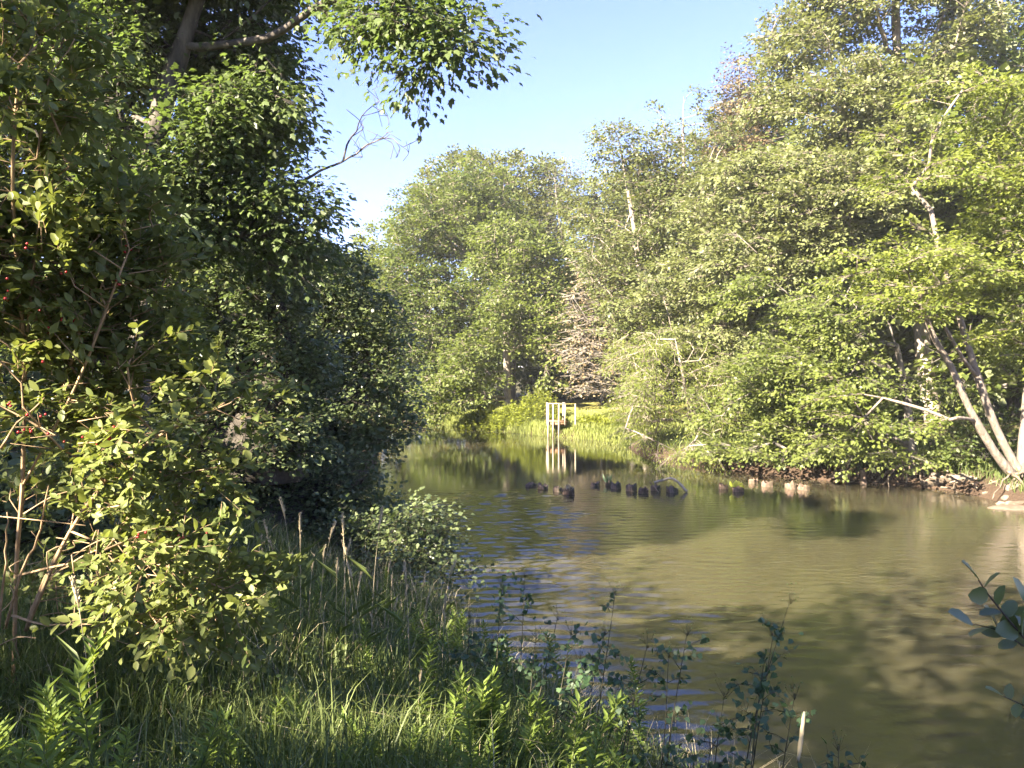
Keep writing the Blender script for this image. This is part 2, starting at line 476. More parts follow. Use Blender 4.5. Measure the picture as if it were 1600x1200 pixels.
def axis_pts(lo, hi, dense_lo, dense_hi, step):
    mid = np.arange(dense_lo, dense_hi+1e-6, step)
    up = [dense_hi]; s = step
    while up[-1] < hi: s *= 1.22; up.append(up[-1]+s)
    dn = [dense_lo]; s = step
    while dn[-1] > lo: s *= 1.22; dn.append(dn[-1]-s)
    return np.concatenate([np.array(dn[1:][::-1]), mid, np.array(up[1:])])
gx = axis_pts(-700, 700, -12, 18, .22); gy = axis_pts(-500, 900, -2, 58, .25)
GX, GY = np.meshgrid(gx, gy)
gzv = ground(GX.ravel(), GY.ravel())
g = Geo(); nx, ny = len(gx), len(gy)
ii = (np.arange(ny-1)[:, None]*nx+np.arange(nx-1)[None]).ravel()
g.add(np.stack([GX.ravel(), GY.ravel(), gzv], 1), np.stack([ii, ii+1, ii+nx+1, ii+nx], 1))

def ground_mat():
    m, nt, out = mat_nodes('riverside_ground')
    tc = nd(nt, 'ShaderNodeTexCoord')
    n1 = nd(nt, 'ShaderNodeTexNoise', i_Scale=1.4, i_Detail=8.0, i_Roughness=.7); nt.links.new(tc.outputs['Object'], n1.inputs['Vector'])
    n2 = nd(nt, 'ShaderNodeTexNoise', i_Scale=14.0, i_Detail=5.0); nt.links.new(tc.outputs['Object'], n2.inputs['Vector'])
    soil = mix_col(nt, n2.outputs['Fac'], (.028, .019, .013), (.10, .066, .045))
    turf = mix_col(nt, n2.outputs['Fac'], (.035, .05, .015), (.10, .10, .035))
    litter = mix_col(nt, n1.outputs['Fac'], turf, soil)
    sep = nd(nt, 'ShaderNodeSeparateXYZ'); nt.links.new(tc.outputs['Object'], sep.inputs[0])
    hz = nd(nt, 'ShaderNodeMapRange'); hz.inputs['From Min'].default_value = .32; hz.inputs['From Max'].default_value = .6
    nt.links.new(sep.outputs['Z'], hz.inputs['Value'])
    col = mix_col(nt, hz.outputs[0], soil, litter)
    # the mown lawn above the far landing
    vm = nd(nt, 'ShaderNodeVectorMath', operation='DISTANCE'); vm.inputs[1].default_value = (8, 56, 1)
    nt.links.new(tc.outputs['Object'], vm.inputs[0])
    lw = nd(nt, 'ShaderNodeMapRange'); lw.inputs['From Min'].default_value = 14.5; lw.inputs['From Max'].default_value = 13.0
    nt.links.new(vm.outputs['Value'], lw.inputs['Value'])
    lawn = mix_col(nt, n2.outputs['Fac'], (.15, .15, .035), (.26, .23, .07))
    mul = nd(nt, 'ShaderNodeMath', operation='MULTIPLY'); nt.links.new(lw.outputs[0], mul.inputs[0]); nt.links.new(hz.outputs[0], mul.inputs[1])
    col = mix_col(nt, mul.outputs[0], col, lawn)
    p = nd(nt, 'ShaderNodeBsdfPrincipled'); p.inputs['Roughness'].default_value = .95; p.inputs['Specular IOR Level'].default_value = .15
    nt.links.new(col, p.inputs['Base Color'])
    b = nd(nt, 'ShaderNodeBump', i_Strength=.8, i_Distance=.08); nt.links.new(n2.outputs['Fac'], b.inputs['Height']); nt.links.new(b.outputs[0], p.inputs['Normal'])
    nt.links.new(p.outputs[0], out.inputs['Surface'])
    return m
props(g.build('ground', ground_mat(), smooth=True), 'grassy river banks and lawn ground', 'ground', kind='structure')

# ---- the river: a sheet with real low waves where the water breaks below the old pilings
def water_mesh():
    wx = axis_pts(-90, 90, -3.6, 6.5, .045); wy = axis_pts(-20, 80, 6, 24.2, .05)
    X, Y = np.meshgrid(wx, wy); x, y = X.ravel(), Y.ravel()
    rg = R(5)
    riff = np.exp(-((x-.3-(y-17)*-.06)/3.0)**2)*np.clip((23.2-y)/1.5, 0, 1)*np.clip((y-6)/5, .3, 1)
    patch = .55+.45*np.sin(y*1.9+.7*np.sin(x*.8)+x*.25)*np.sin(y*.83+1.1+.5*np.sin(x*.5))
    calm = np.clip((y-22)/3, 0, 1)
    z = np.zeros_like(x)
    for k in range(40):
        lam = math.exp(rg.uniform(math.log(.11), math.log(.42))); th = rg.normal(math.pi/2, .3); ph = rg.uniform(0, 6.28)
        z += lam*np.sin((x*math.cos(th)+y*math.sin(th))*2*math.pi/lam+ph+.9*np.sin(x*1.1+k)+.7*np.sin(y*.9+k*2))
    z = z*(1-.9*calm)*(.0009+.0058*riff*(.5+.5*patch))
    g = Geo(); nx, ny = len(wx), len(wy)
    ii = (np.arange(ny-1)[:, None]*nx+np.arange(nx-1)[None]).ravel()
    g.add(np.stack([x, y, z], 1), np.stack([ii, ii+1, ii+nx+1, ii+nx], 1))
    m, nt, out = mat_nodes('tannin_river_water')
    p = nd(nt, 'ShaderNodeBsdfPrincipled'); p.inputs['Base Color'].default_value = (.054, .048, .026, 1)
    p.inputs['Roughness'].default_value = .03; p.inputs['IOR'].default_value = 1.55
    p.inputs['Subsurface Weight'].default_value = 1.0; p.inputs['Subsurface Radius'].default_value = (1, .85, .5); p.inputs['Subsurface Scale'].default_value = .6
    tc = nd(nt, 'ShaderNodeTexCoord')
    n1 = nd(nt, 'ShaderNodeTexNoise', i_Scale=7.0, i_Detail=4.0, i_Roughness=.6); nt.links.new(tc.outputs['Object'], n1.inputs['Vector'])
    n2 = nd(nt, 'ShaderNodeTexNoise', i_Scale=.35, i_Detail=2.0); nt.links.new(tc.outputs['Object'], n2.inputs['Vector'])
    sep = nd(nt, 'ShaderNodeSeparateXYZ'); nt.links.new(tc.outputs['Object'], sep.inputs[0])
    r = nd(nt, 'ShaderNodeMapRange'); r.inputs['From Min'].default_value = 18; r.inputs['From Max'].default_value = 26
    r.inputs['To Min'].default_value = 1.0; r.inputs['To Max'].default_value = .22
    nt.links.new(sep.outputs['Y'], r.inputs['Value'])
    mu = nd(nt, 'ShaderNodeMath', operation='MULTIPLY'); nt.links.new(r.outputs[0], mu.inputs[0]); nt.links.new(n2.outputs['Fac'], mu.inputs[1])
    mu2 = nd(nt, 'ShaderNodeMath', operation='MULTIPLY'); mu2.inputs[1].default_value = .5; nt.links.new(mu.outputs[0], mu2.inputs[0])
    b = nd(nt, 'ShaderNodeBump', i_Distance=.02); nt.links.new(mu2.outputs[0], b.inputs['Strength'])
    nt.links.new(n1.outputs['Fac'], b.inputs['Height']); nt.links.new(b.outputs[0], p.inputs['Normal'])
    nt.links.new(p.outputs[0], out.inputs['Surface'])
    return props(g.build('river_water', m, smooth=True), 'brown olive river water', 'river', kind='structure')
water_mesh()

# sun flecks let onto the left bank by gaps cut into the crowns
SUNLIT += [(P(200, 740, 4.1), .5, .8), (P(260, 800, 4.0), .5, .8), (P(330, 890, 4.0), .5, .8), (P(220, 900, 4.0), .45, .8), (P(110, 820, 4.2), .35, .8), (P(90, 590, 3.8), .25, .7), (P(395, 640, 4.1), .25, .7),
           (P(745, 1110, 4.2), .6, 1.0), (P(860, 1130, 4.2), .35, 1.0), (P(110, 1110, 2.7), .3, 1.0), (P(800, 1170, 4.2), .3, 1.0), (P(560, 880, 6.4), .2, 1.0), (P(650, 920, 6.4), .25, 1.0), (P(690, 1130, 5.0), .2, 1.0), (P(870, 1130, 4.7), .18, 1.0), (P(745, 1180, 4.6), .25, 1.0),
           (P(400, 470, 11.6), .35, .9), (P(340, 600, 11.2), .3, .9), (P(440, 600, 11.5), .35, .9), (P(490, 520, 14.2), .4, .9), (P(545, 640, 14.2), .4, .9), (P(590, 560, 14.4), .4, .9), (P(400, 700, 11.2), .25, .9), (P(500, 740, 12.5), .3, .9), (P(530, 440, 14.5), .5, .9), (P(460, 400, 11.6), .4, .9), (P(420, 530, 11.6), .3, .9), (P(370, 760, 11.3), .25, .9), (P(540, 560, 14.2), .35, .9), (P(600, 650, 14.4), .3, .9), (P(300, 540, 11.2), .3, .9), (P(610, 850, 10.9), .2, .9),
           (P(240, 250, 10), .5, 1.0), (P(190, 150, 9.5), .5, 1.0), (P(310, 150, 9.5), .5, 1.0), (P(230, 440, 3.8), .16, .6), (P(60, 460, 3.7), .12, .6), (P(60, 160, 3.5), .12, .6)]

def L(px, py, rx, ry, Y, dz=None):
    """a bough of the crown: centre and radii"""
    k = Y/F
    return (P(px, py, Y), np.array([rx*k, dz if dz else (rx+ry)*.5*k, ry*k]))

def tree(name, label, cat, group, base, trunks, lobes, seed, leafm, barkm, spacing, r0, sp, tip=.012, seg=.5, gap=-.25, gscale=.35, droop=0., minr=0., shell=.55, extra=None, lowpen=.7, crown='crown', trunk='trunk', extra_part=None, shoot=False, berries=None, maxn=2600, twigs=True):
    rng = R(seed)
    bx, by = base; bz = gz(bx, by)
    t = thing(name, (bx, by, bz), label, cat, group)
    tl = []
    for i, (ctrl, join) in enumerate(trunks):
        c = [np.asarray(q, float) for q in ctrl]
        if join is None:
            c = [np.array([bx, by, bz-.25])]+c if i == 0 else c
        tl.append((np.array(c), join))
    A = scatter(lobes, spacing*(.74 if seed in (101, 102) else .6 if seed < 207 else .72 if seed in (207, 208) else .63 if seed < 300 else .5 if seed == 401 else .58 if 400 <= seed < 500 else .64 if seed == 601 else .92), rng, shell, gap, gscale, maxn)
    A = A[A[:, 2] > ground(A[:, 0], A[:, 1])+.12]
    A = A[A[:, 2] > .15]
    if DBG: print('TREE', seed, len(A), label[:40])
    pos, rad, chains, D, ln = grow(tl, A, rng, r0, tip, seg, droop, lowpen)
    w = Geo(); wood(w, pos, rad, chains, rng, minr)
    ew = Geo() if extra_part else w
    if extra: extra(ew, rng)
    if extra_part: ew.build(extra_part, M['root_bark'], t, smooth=True)
    lf = Geo(); tw = w if twigs else None
    if shoot: shoots(lf, w, A, D, rng, berries=berries, **sp)
    else: sprays(lf, tw, A, D, rng, **sp)
    w.build(trunk, M[barkm], t, smooth=True)
    lf.build(crown, M[leafm], t)
    return t

def base_at(px, Y): return ((px-800)/F*Y, Y)

# ------------------------------------------------------------------ far bank, middle of the view
FAR = 'trees on the far bank'
sp_far = dict(K=10, M=10, L=1.05, W=.8, T=.1, leaf=.22, kind='broad', droop=.3, clus=.24, twig=.012)
tree('maple_tree', 'dark green broad maple left of the wooden landing, with two pale trunks showing high up', 'tree', FAR, base_at(733, 57),
     [([P(735, 560, 57), P(739, 470, 57), P(741, 420, 57), P(728, 310, 57)], None), ([P(739, 500, 57), P(757, 430, 57), P(775, 330, 57)], 1)],
     [L(690, 345, 70, 75, 57), L(742, 310, 60, 60, 57), L(645, 420, 50, 75, 57), L(700, 420, 60, 55, 58.5), L(690, 395, 50, 40, 57.5), L(695, 470, 80, 80, 57), L(765, 430, 60, 90, 57), L(618, 490, 35, 90, 57), L(650, 560, 60, 60, 56), L(730, 560, 60, 55, 57), L(655, 625, 40, 25, 54)],
     101, 'leaf_maple', 'bark_pale', 1.15, .32, dict(sp_far, tone=.3), gap=-.22, gscale=.22)
tree('maple_tree', 'bright green maple with a pale trunk just left of the wooden landing', 'tree', FAR, base_at(793, 51.5),
     [([P(793, 600, 51.5), P(791, 540, 51), P(788, 470, 51), P(800, 370, 51)], None)],
     [L(800, 400, 62, 60, 51), L(850, 430, 50, 60, 51), L(780, 490, 55, 50, 50), L(850, 520, 60, 50, 50), L(745, 560, 50, 40, 49.5), L(715, 610, 55, 30, 49), L(860, 575, 45, 25, 50), L(690, 630, 30, 18, 49)],
     102, 'leaf_maple', 'bark_pale', 1.0, .26, dict(sp_far, W=.9, T=.1, tone=.6), gap=-.15, gscale=.3)
tree('maple_tree', 'domed pale green maple rising behind the dark maple left of the landing', 'tree', FAR, base_at(800, 66),
     [([P(800, 520, 66), P(790, 380, 66), P(780, 290, 66)], None)],
     [L(735, 300, 78, 60, 66), L(810, 290, 70, 48, 66), L(780, 360, 105, 60, 66), L(690, 340, 55, 55, 66), L(850, 350, 45, 60, 66)],
     103, 'leaf_olive', 'bark_pale', 1.4, .35, dict(sp_far, leaf=.24, upb=.6, hang=-.35), gap=-.3)
tree('aspen_tree', 'thin half bare tree with sparse twiggy top behind the wooden landing', 'tree', FAR, base_at(893, 62),
     [([P(893, 540, 62), P(889, 400, 62), P(886, 300, 62), P(884, 245, 62)], None), ([P(889, 400, 62), P(902, 330, 62), P(912, 262, 62)], 1), ([P(889, 420, 62), P(873, 340, 62), P(866, 270, 62)], 1)],
     [L(885, 290, 34, 50, 62), L(905, 310, 34, 45, 62), L(880, 380, 45, 60, 62), L(915, 370, 45, 50, 62), L(870, 290, 20, 45, 62)],
     104, 'leaf_olive', 'bark_grey', 1.15, .16, dict(sp_far, K=5, M=3, leaf=.17), gap=-.1)
tree('maple_tree', 'small yellow green tree in the gap between the left bank trees and the far maples', 'tree', FAR, base_at(592, 66),
     [([P(592, 520, 66), P(595, 420, 66)], None)],
     [L(600, 385, 40, 42, 66), L(565, 430, 40, 45, 66), L(610, 460, 50, 60, 66), L(560, 520, 45, 60, 66)],
     105, 'leaf_bright', 'bark_grey', 1.3, .2, dict(sp_far, leaf=.24))
tree('maple_tree', 'hazy yellow tree farthest away, just above the thicket on the left bank', 'tree', FAR, base_at(525, 84),
     [([P(525, 520, 84), P(522, 440, 84)], None)],
     [L(530, 425, 42, 35, 84), L(490, 430, 45, 40, 84), L(520, 480, 60, 50, 84), L(455, 420, 40, 45, 84)],
     106, 'leaf_olive', 'bark_grey', 1.6, .2, dict(sp_far, leaf=.28))
tree('withered_tree', 'leaning tree with withered pinkish tan foliage right of the wooden landing', 'tree', FAR, base_at(992, 45),
     [([P(985, 610, 45), P(968, 540, 45), P(945, 470, 45), P(925, 395, 45)], None)],
     [L(930, 480, 50, 42, 44), L(920, 545, 48, 38, 43.5), L(950, 590, 60, 26, 43.5), L(940, 425, 40, 45, 45), L(960, 530, 40, 40, 44), L(965, 390, 40, 50, 45), L(905, 605, 30, 8, 43)],
     107, 'leaf_tan', 'twig_grey', .85, .17, dict(sp_far, K=6, M=2, leaf=.15, L=1.0, twig=.016), gap=-.2)

# ------------------------------------------------------------------ right bank
RB = 'trees on the right bank'
sp_r = dict(K=12, M=10, L=.95, W=.7, T=.08, leaf=.165, kind='broad', droop=.3, clus=.17, twig=.009)
tree('ash_tree', 'loose crowned tree with a sparse bluish green top, leftmost on the right bank', 'tree', RB, base_at(1012, 41.5),
     [([P(1010, 560, 41), P(1000, 430, 41), P(985, 320, 41), P(966, 215, 41)], None)],
     [L(1000, 340, 62, 75, 41), L(960, 320, 42, 45, 41), L(965, 225, 36, 45, 41), L(985, 250, 24, 22, 41), L(1000, 450, 60, 60, 41), L(1035, 530, 60, 60, 40), L(945, 400, 36, 50, 41), L(995, 560, 45, 45, 39.5), L(985, 490, 45, 40, 40), L(930, 320, 30, 35, 41.5), L(1010, 250, 45, 40, 42)],
     201, 'leaf_olive', 'bark_pale', 1.0, .24, dict(sp_r, leaf=.17, K=7), gap=-.2)
tree('ash_tree', 'tree with a round leafy top breaking the skyline left of the dying spruce', 'tree', RB, base_at(1082, 43),
     [([P(1080, 560, 43), P(1078, 400, 43), P(1068, 250, 43), P(1068, 150, 43)], None)],
     [L(1066, 185, 42, 50, 43), L(1085, 290, 70, 70, 43), L(1060, 390, 65, 60, 43), L(1110, 230, 40, 50, 43), L(1040, 300, 45, 60, 43)],
     202, 'leaf_olive', 'bark_pale', 1.05, .25, dict(sp_r, leaf=.17, K=7), gap=-.2)
tree('ash_tree', 'full olive green tree filling the skyline below the dying spruce', 'tree', RB, base_at(1130, 49),
     [([P(1130, 560, 49), P(1128, 400, 49), P(1135, 250, 49)], None)],
     [L(1130, 255, 70, 70, 49), L(1180, 210, 60, 80, 50), L(1085, 350, 80, 80, 48), L(1025, 420, 75, 80, 48), L(1150, 360, 80, 80, 48), L(1040, 320, 50, 60, 49), L(1200, 320, 60, 90, 49)],
     210, 'leaf_olive', 'bark_pale', 1.25, .28, dict(sp_r, leaf=.19, L=1.1, W=.8), gap=-.3)
tree('ash_tree', 'round olive tree between the half bare aspen and the loose crowned bluish topped tree', 'tree', FAR, base_at(942, 57),
     [([P(942, 560, 57), P(940, 420, 57), P(932, 310, 57)], None)],
     [L(925, 325, 48, 45, 57), L(950, 400, 60, 60, 57), L(925, 470, 60, 60, 57), L(975, 320, 50, 60, 58), L(970, 480, 60, 60, 57)],
     108, 'leaf_olive', 'bark_grey', 1.25, .22, dict(sp_far), gap=-.3)
tree('spruce_tree', 'dying spruce with a thin brown spire above the right bank trees', 'tree', RB, base_at(1160, 47),
     [([P(1160, 500, 47), P(1158, 300, 47), P(1155, 82, 47)], None)],
     [L(1156, 105, 16, 22, 47), L(1156, 140, 32, 20, 47), L(1155, 180, 40, 30, 47), L(1155, 240, 50, 45, 47), L(1155, 310, 60, 60, 47)],
     203, 'leaf_spruce', 'twig_grey', .8, .2, dict(sp_r, K=8, M=6, leaf=.16, L=.8, hang=.4), gap=-.5)
tree('silver_maple_tree', 'tall silvery green maple with forked pale limbs filling the upper right', 'tree', RB, base_at(1462, 33),
     [([P(1452, 620, 33), P(1436, 480, 33), P(1432, 380, 33), P(1412, 230, 33), P(1402, 90, 33), P(1398, -60, 33)], None),
      ([P(1412, 230, 33), P(1428, 130, 32.5), P(1450, 40, 32.5)], 1), ([P(1436, 480, 33), P(1398, 330, 32), P(1355, 240, 32), P(1310, 150, 32)], 1), ([P(1425, 300, 33), P(1380, 180, 31.5), P(1370, 80, 31.5)], 1)],
     [L(1255, 75, 62, 70, 33), L(1330, 10, 90, 80, 33), L(1400, 90, 90, 90, 32), L(1225, 175, 50, 55, 33), L(1300, 185, 90, 75, 32), L(1190, 300, 80, 65, 32), L(1290, 320, 110, 85, 31), L(1180, 400, 90, 55, 31),
      L(1400, 250, 90, 80, 31.5), L(1460, 20, 90, 90, 33), L(1350, -120, 120, 90, 33), L(1440, -130, 100, 80, 34), L(1235, 30, 35, 50, 33.5)],
     204, 'leaf_silver', 'bark_pale', .95, .34, dict(sp_r, tone=.55, upb=.8), gap=-.12, gscale=.3, maxn=1800)
tree('silver_maple_tree', 'pale leafed maple over the bright waterside willow on the right bank', 'tree', RB, base_at(1148, 36.5),
     [([P(1146, 600, 36), P(1135, 500, 36), P(1118, 400, 36), P(1108, 340, 36)], None)],
     [L(1100, 380, 70, 60, 35), L(1055, 460, 58, 50, 34.5), L(1150, 470, 80, 65, 34.5), L(1085, 540, 70, 60, 34), L(1130, 330, 60, 50, 36), L(1150, 560, 60, 60, 34)],
     205, 'leaf_silver', 'bark_pale', .9, .22, dict(sp_r), gap=-.15)
tree('maple_tree', 'dark shaded maple in the top right corner behind the silvery maple', 'tree', RB, base_at(1585, 39),
     [([P(1585, 560, 39), P(1575, 300, 39), P(1565, 60, 39), P(1560, -80, 39)], None)],
     [L(1560, 60, 85, 110, 39), L(1510, 120, 62, 70, 38), L(1590, 200, 80, 100, 38), L(1545, -90, 100, 90, 39), L(1570, 350, 100, 100, 39), L(1660, 60, 90, 130, 39), L(1670, 300, 90, 130, 39), L(1480, 330, 70, 80, 39)],
     206, 'leaf_maple_dark', 'bark_grey', 1.15, .34, dict(sp_r, leaf=.17, K=7, tone=.65), gap=-.2)

def roots(pts_list):
    def f(w, rng):
        for pts, r in pts_list:
            p = smooth_path(np.array(pts), .12); p = p+rng.normal(0, .012, p.shape)
            tube(w, p, np.linspace(r, r*.35, len(p)), 7, .5, True, .08, rng)
    return f
b6 = P(1597, 750, 21.3)
rng0 = R(9)
rl = []
for k in range(9):
    x0 = b6[0]-.5+rng0.uniform(-.3, .5); y0 = 21.0+rng0.uniform(-.3, .3)
    a = rng0.uniform(-2.9, -1.2); q = rng0.uniform(.6, 1.7)
    x1, y1 = x0+math.cos(a)*q, y0+math.sin(a)*q
    rl.append(([(x0, y0, .75), ((x0+x1)/2, (y0+y1)/2, .55+rng0.uniform(0, .15)), (x1, y1, -.05+rng0.uniform(0, .2))], rng0.uniform(.025, .06)))
tree('birch_clump', 'bright green tree with three pale leaning trunks at the right edge of the bank', 'tree', RB, (b6[0], 21.3),
     [([P(1590, 735, 21.3), P(1556, 668, 21.2), P(1528, 590, 21), P(1496, 485, 21), P(1470, 400, 20.8), P(1455, 330, 20.8)], None),
      ([P(1588, 748, 21.1), P(1560, 715, 20.9), P(1515, 640, 20.6), P(1487, 575, 20.4), P(1458, 525, 20.3), P(1430, 455, 20)], None),
      ([P(1600, 740, 21.5), P(1608, 640, 21.6), P(1622, 540, 21.8), P(1640, 400, 22), P(1640, 250, 22)], None),
      ([P(1528, 590, 21), P(1505, 560, 20.7), P(1470, 500, 20.5)], 1)],
     [L(1480, 285, 95, 65, 21), L(1400, 390, 85, 55, 20.5), L(1540, 260, 85, 70, 21.5), L(1560, 390, 75, 70, 22), L(1440, 455, 75, 40, 20.2), L(1385, 540, 70, 45, 20.5), L(1330, 620, 60, 35, 20.8),
      L(1570, 540, 40, 50, 22), L(1440, 640, 60, 30, 20.3), L(1600, 500, 50, 60, 22.5), L(1520, 165, 80, 55, 21.5), L(1450, 560, 50, 22, 19.8), L(1565, 630, 28, 12, 20.3), L(1640, 300, 60, 140, 22), L(1660, 600, 50, 60, 21), L(1425, 200, 50, 40, 21), L(1440, 385, 60, 45, 19.6), L(1530, 520, 35, 18, 19.4), L(1545, 610, 30, 14, 19.6), L(1420, 470, 60, 30, 19.4), L(1495, 425, 45, 28, 19.6), L(1500, 340, 60, 40, 19.8)],
     207, 'leaf_bright', 'bark_birch', .7, .115, dict(K=14, M=9, L=.9, W=.65, T=.05, leaf=.12, kind='broad', droop=.3, clus=.12, twig=.006, tone=.55), gap=-.02, gscale=.45, extra=roots(rl), extra_part='roots', shell=.5)
rl = []
b7 = P(1428, 752, 23.9)
for k in range(14):
    x0 = b7[0]+rng0.uniform(-.3, .3); y0 = 23.8
    a = rng0.uniform(-2.9, -.4); q = rng0.uniform(.4, 1.3)
    x1, y1 = x0+math.cos(a)*q*1.5, y0+math.sin(a)*q*.5
    rl.append(([(x0, y0, .8), ((x0+x1)/2, (y0+y1)/2, .55), (x1, y1, .02)], rng0.uniform(.03, .08)))
tree('maple_tree', 'maple with dark mottled trunk standing in the water edge, its boughs hanging over the pilings', 'tree', RB, (b7[0], 23.9),
     [([P(1424, 735, 23.9), P(1420, 690, 23.9), P(1418, 630, 24), P(1400, 540, 24), P(1375, 470, 24)], None)],
     [L(1290, 510, 85, 55, 24), L(1225, 575, 80, 50, 25), L(1205, 470, 75, 50, 26), L(1160, 640, 70, 38, 26), L(1240, 680, 80, 24, 25), L(1120, 695, 45, 18, 27), L(1325, 590, 70, 50, 23.5), L(1350, 460, 75, 50, 24), L(1330, 680, 60, 22, 23.5), L(1380, 660, 40, 30, 23), L(1290, 700, 50, 14, 23), L(1180, 698, 45, 14, 24.6), L(1130, 703, 40, 10, 26), L(1260, 698, 50, 14, 23.6), L(1330, 702, 45, 13, 22.9), L(1385, 708, 35, 11, 22.6), L(1420, 590, 40, 30, 23), L(1440, 700, 40, 22, 23.4)],
     208, 'leaf_maple', 'bark_grey', .62, .2, dict(K=14, M=9, L=.9, W=.7, T=.045, leaf=.125, kind='broad', droop=.35, clus=.12, twig=.006, tone=.7), gap=-.04, gscale=.5, extra=roots(rl), extra_part='roots', shell=.45)
tree('willow_tree', 'low yellow green willow bending into the water left of the maple boughs', 'tree', RB, (P(1075, 700, 32)[0]+.6, 32.4),
     [([P(1080, 650, 32), P(1070, 600, 31.5), P(1055, 530, 31.5)], None)],
     [L(1050, 560, 65, 50, 31.5), L(1020, 620, 45, 40, 31), L(1080, 640, 75, 42, 30.5), L(1040, 690, 50, 20, 30.5), L(1110, 600, 55, 45, 31), L(1000, 560, 40, 45, 32.5), L(985, 640, 25, 40, 32), L(1000, 645, 34, 45, 33), L(1015, 655, 30, 40, 34.5), L(1055, 708, 40, 10, 28.6), L(1010, 690, 35, 18, 29.5), L(985, 675, 25, 18, 30.5), L(1100, 705, 50, 14, 27.6)],
     209, 'leaf_bright', 'bark_pale', .62, .15, dict(K=8, M=8, L=.8, W=.5, T=.08, leaf=.13, kind='lance', width=1.6, droop=.5, hang=.6, clus=.14, twig=.006, tone=.55), gap=-.1, gscale=.5)
# understory along the right bank
for i, (px, Y, h, lab) in enumerate([(1250, 27.5, 2.2, 'dark low bush in the shade under the maple boughs on the right bank'), (1330, 25.8, 2.4, 'shaded bush on the cut bank left of the dark mottled trunk'),
                                 (1480, 24.5, 2.6, 'deep green bush between the dark mottled trunk and the leaning pale trunks'), (1540, 23.3, 1.6, 'small shrub at the foot of the leaning pale trunks'),
                                 (1160, 31.5, 2.6, 'dark bush behind the drooping willow on the right bank')]):
    bx, by = base_at(px, Y); z = gz(bx, by)
    tree('understory_shrub', lab, 'shrub', 'bushes under the right bank trees', (bx, by), [([(bx, by, z+.3), (bx+.1, by, z+h*.5)], None)],
         [(np.array([bx, by, z+h*.55]), np.array([1.4, 1.0, h*.5])), (np.array([bx-.8, by-.4, z+h*.35]), np.array([.9, .8, h*.35]))],
         230+i, 'leaf_maple', 'bark_dark', .55, .05, dict(K=6, M=6, L=.5, W=.4, T=.08, leaf=.12, kind='broad', clus=.12, twig=.005, tone=.3), seg=.3)

for i, (x, y, h, lab) in enumerate([(-7.2, 7.6, 2.6, 'shaded bush behind the stems of the berry bush'), (-6.2, 9.3, 2.4, 'shaded bush at the foot of the dark trunked maple'), (-9.5, 10.5, 3.2, 'shaded bush deep in the left bank woods'), (-5.2, 6.6, 1.6, 'low shaded bush right behind the sunlit part of the berry bush'), (-4.4, 9.0, 1.5, 'low bush at the foot of the big forked maple'), (-12, 18, 3.4, 'bush filling the left bank behind the alders'), (-8, 16, 3., 'bush between the alders and the left bank woods')]):
    z = gz(x, y)
    tree('understory_shrub', lab, 'shrub', 'shaded bushes on the left bank', (x, y), [([(x, y, z+.3), (x+.1, y, z+h*.5)], None)],
         [(np.array([x, y, z+h*.55]), np.array([1.5, 1.0, h*.5])), (np.array([x+.7, y+.3, z+h*.35]), np.array([1.0, .8, h*.35])), (np.array([x-1, y, z+h*.3]), np.array([.9, .8, h*.3]))],
         250+i, 'leaf_alder', 'bark_dark', .5, .04, dict(K=8, M=7, L=.45, W=.35, T=.08, leaf=.1, kind='broad', clus=.1, twig=.004, tone=.5), seg=.3)
# ------------------------------------------------------------------ woods that close the background
def back_tree(seed, h, w, leafm, lab, loc, scale=1.0, grp='trees of the woods behind the river'):
    rng = R(seed); x, y = loc; z = gz(x, y); lobes = []
    for k in range(12):
        a = rng.uniform(0, 6.28); q = rng.uniform(.15, .6)*w
        hh = (.1+.75*(k+.5)/12)*h
        lobes.append((np.array([x+math.cos(a)*q, y+math.sin(a)*q, z+hh]), np.array([w*.5, w*.5, h*.17])))
    lobes.append((np.array([x, y, z+h*.86]), np.array([w*.4, w*.4, h*.14])))
    return tree('woodland_tree', lab, 'tree', grp, loc, [([(x, y, z+h*.3), (x+.3, y, z+h*.6), (x, y, z+h*.85)], None)], lobes, seed, leafm, 'bark_grey', 1.5, .28,
                dict(K=9, M=9, L=1.4, W=1.0, T=.25, leaf=.32, kind='broad', clus=.3, twig=.012), seg=.8, maxn=700)
protos = [back_tree(301, 13, 7, 'leaf_maple_dark', 'dark green woodland maple in the shade behind the front row of trees', (-14, 74)),
          back_tree(302, 16, 8, 'leaf_maple', 'mid green woodland maple standing behind the right bank trees', (26, 44)),
          back_tree(303, 11, 7, 'leaf_olive', 'olive woodland tree standing behind the far lawn', (14, 78))]
back = [(0, -24, 80), (0, -4, 72), (0, 4, 76), (0, 9, 70), (0, 22, 72), (0, 30, 66), (1, 18, 52), (1, 24, 56), (1, 33, 50), (1, 36, 38), (1, 22, 36), (1, 19, 44), (2, -8, 82), (2, 2, 86), (2, 10, 88), (2, 34, 78), (2, -34, 84), (0, -30, 74), (1, 42, 60),
        (0, 19.5, 60), (2, 13.5, 64), (1, 28, 30), (1, 24, 26), (0, -19, 66), (0, -22, 56)]
for k, x, y in back:
    c = copy_tree(protos[k]); c.location = (x, y, gz(x, y)); c.rotation_euler = (0, 0, (x*7+y*3) % 6.28)
    s = .9+.25*((x*13+y*7) % 10)/10; c.scale = (s, s, s)
    zone = 'behind the far maples left of the landing' if x < 0 else ('behind the wooden landing and the lawn' if x < 15 else 'deep behind the right bank trees')
    kind_ = ['dark green woodland maple', 'mid green woodland maple', 'olive woodland tree'][k]
    props(c, kind_+' mostly hidden '+zone, 'tree', 'woodland trees, '+kind_+' '+zone)

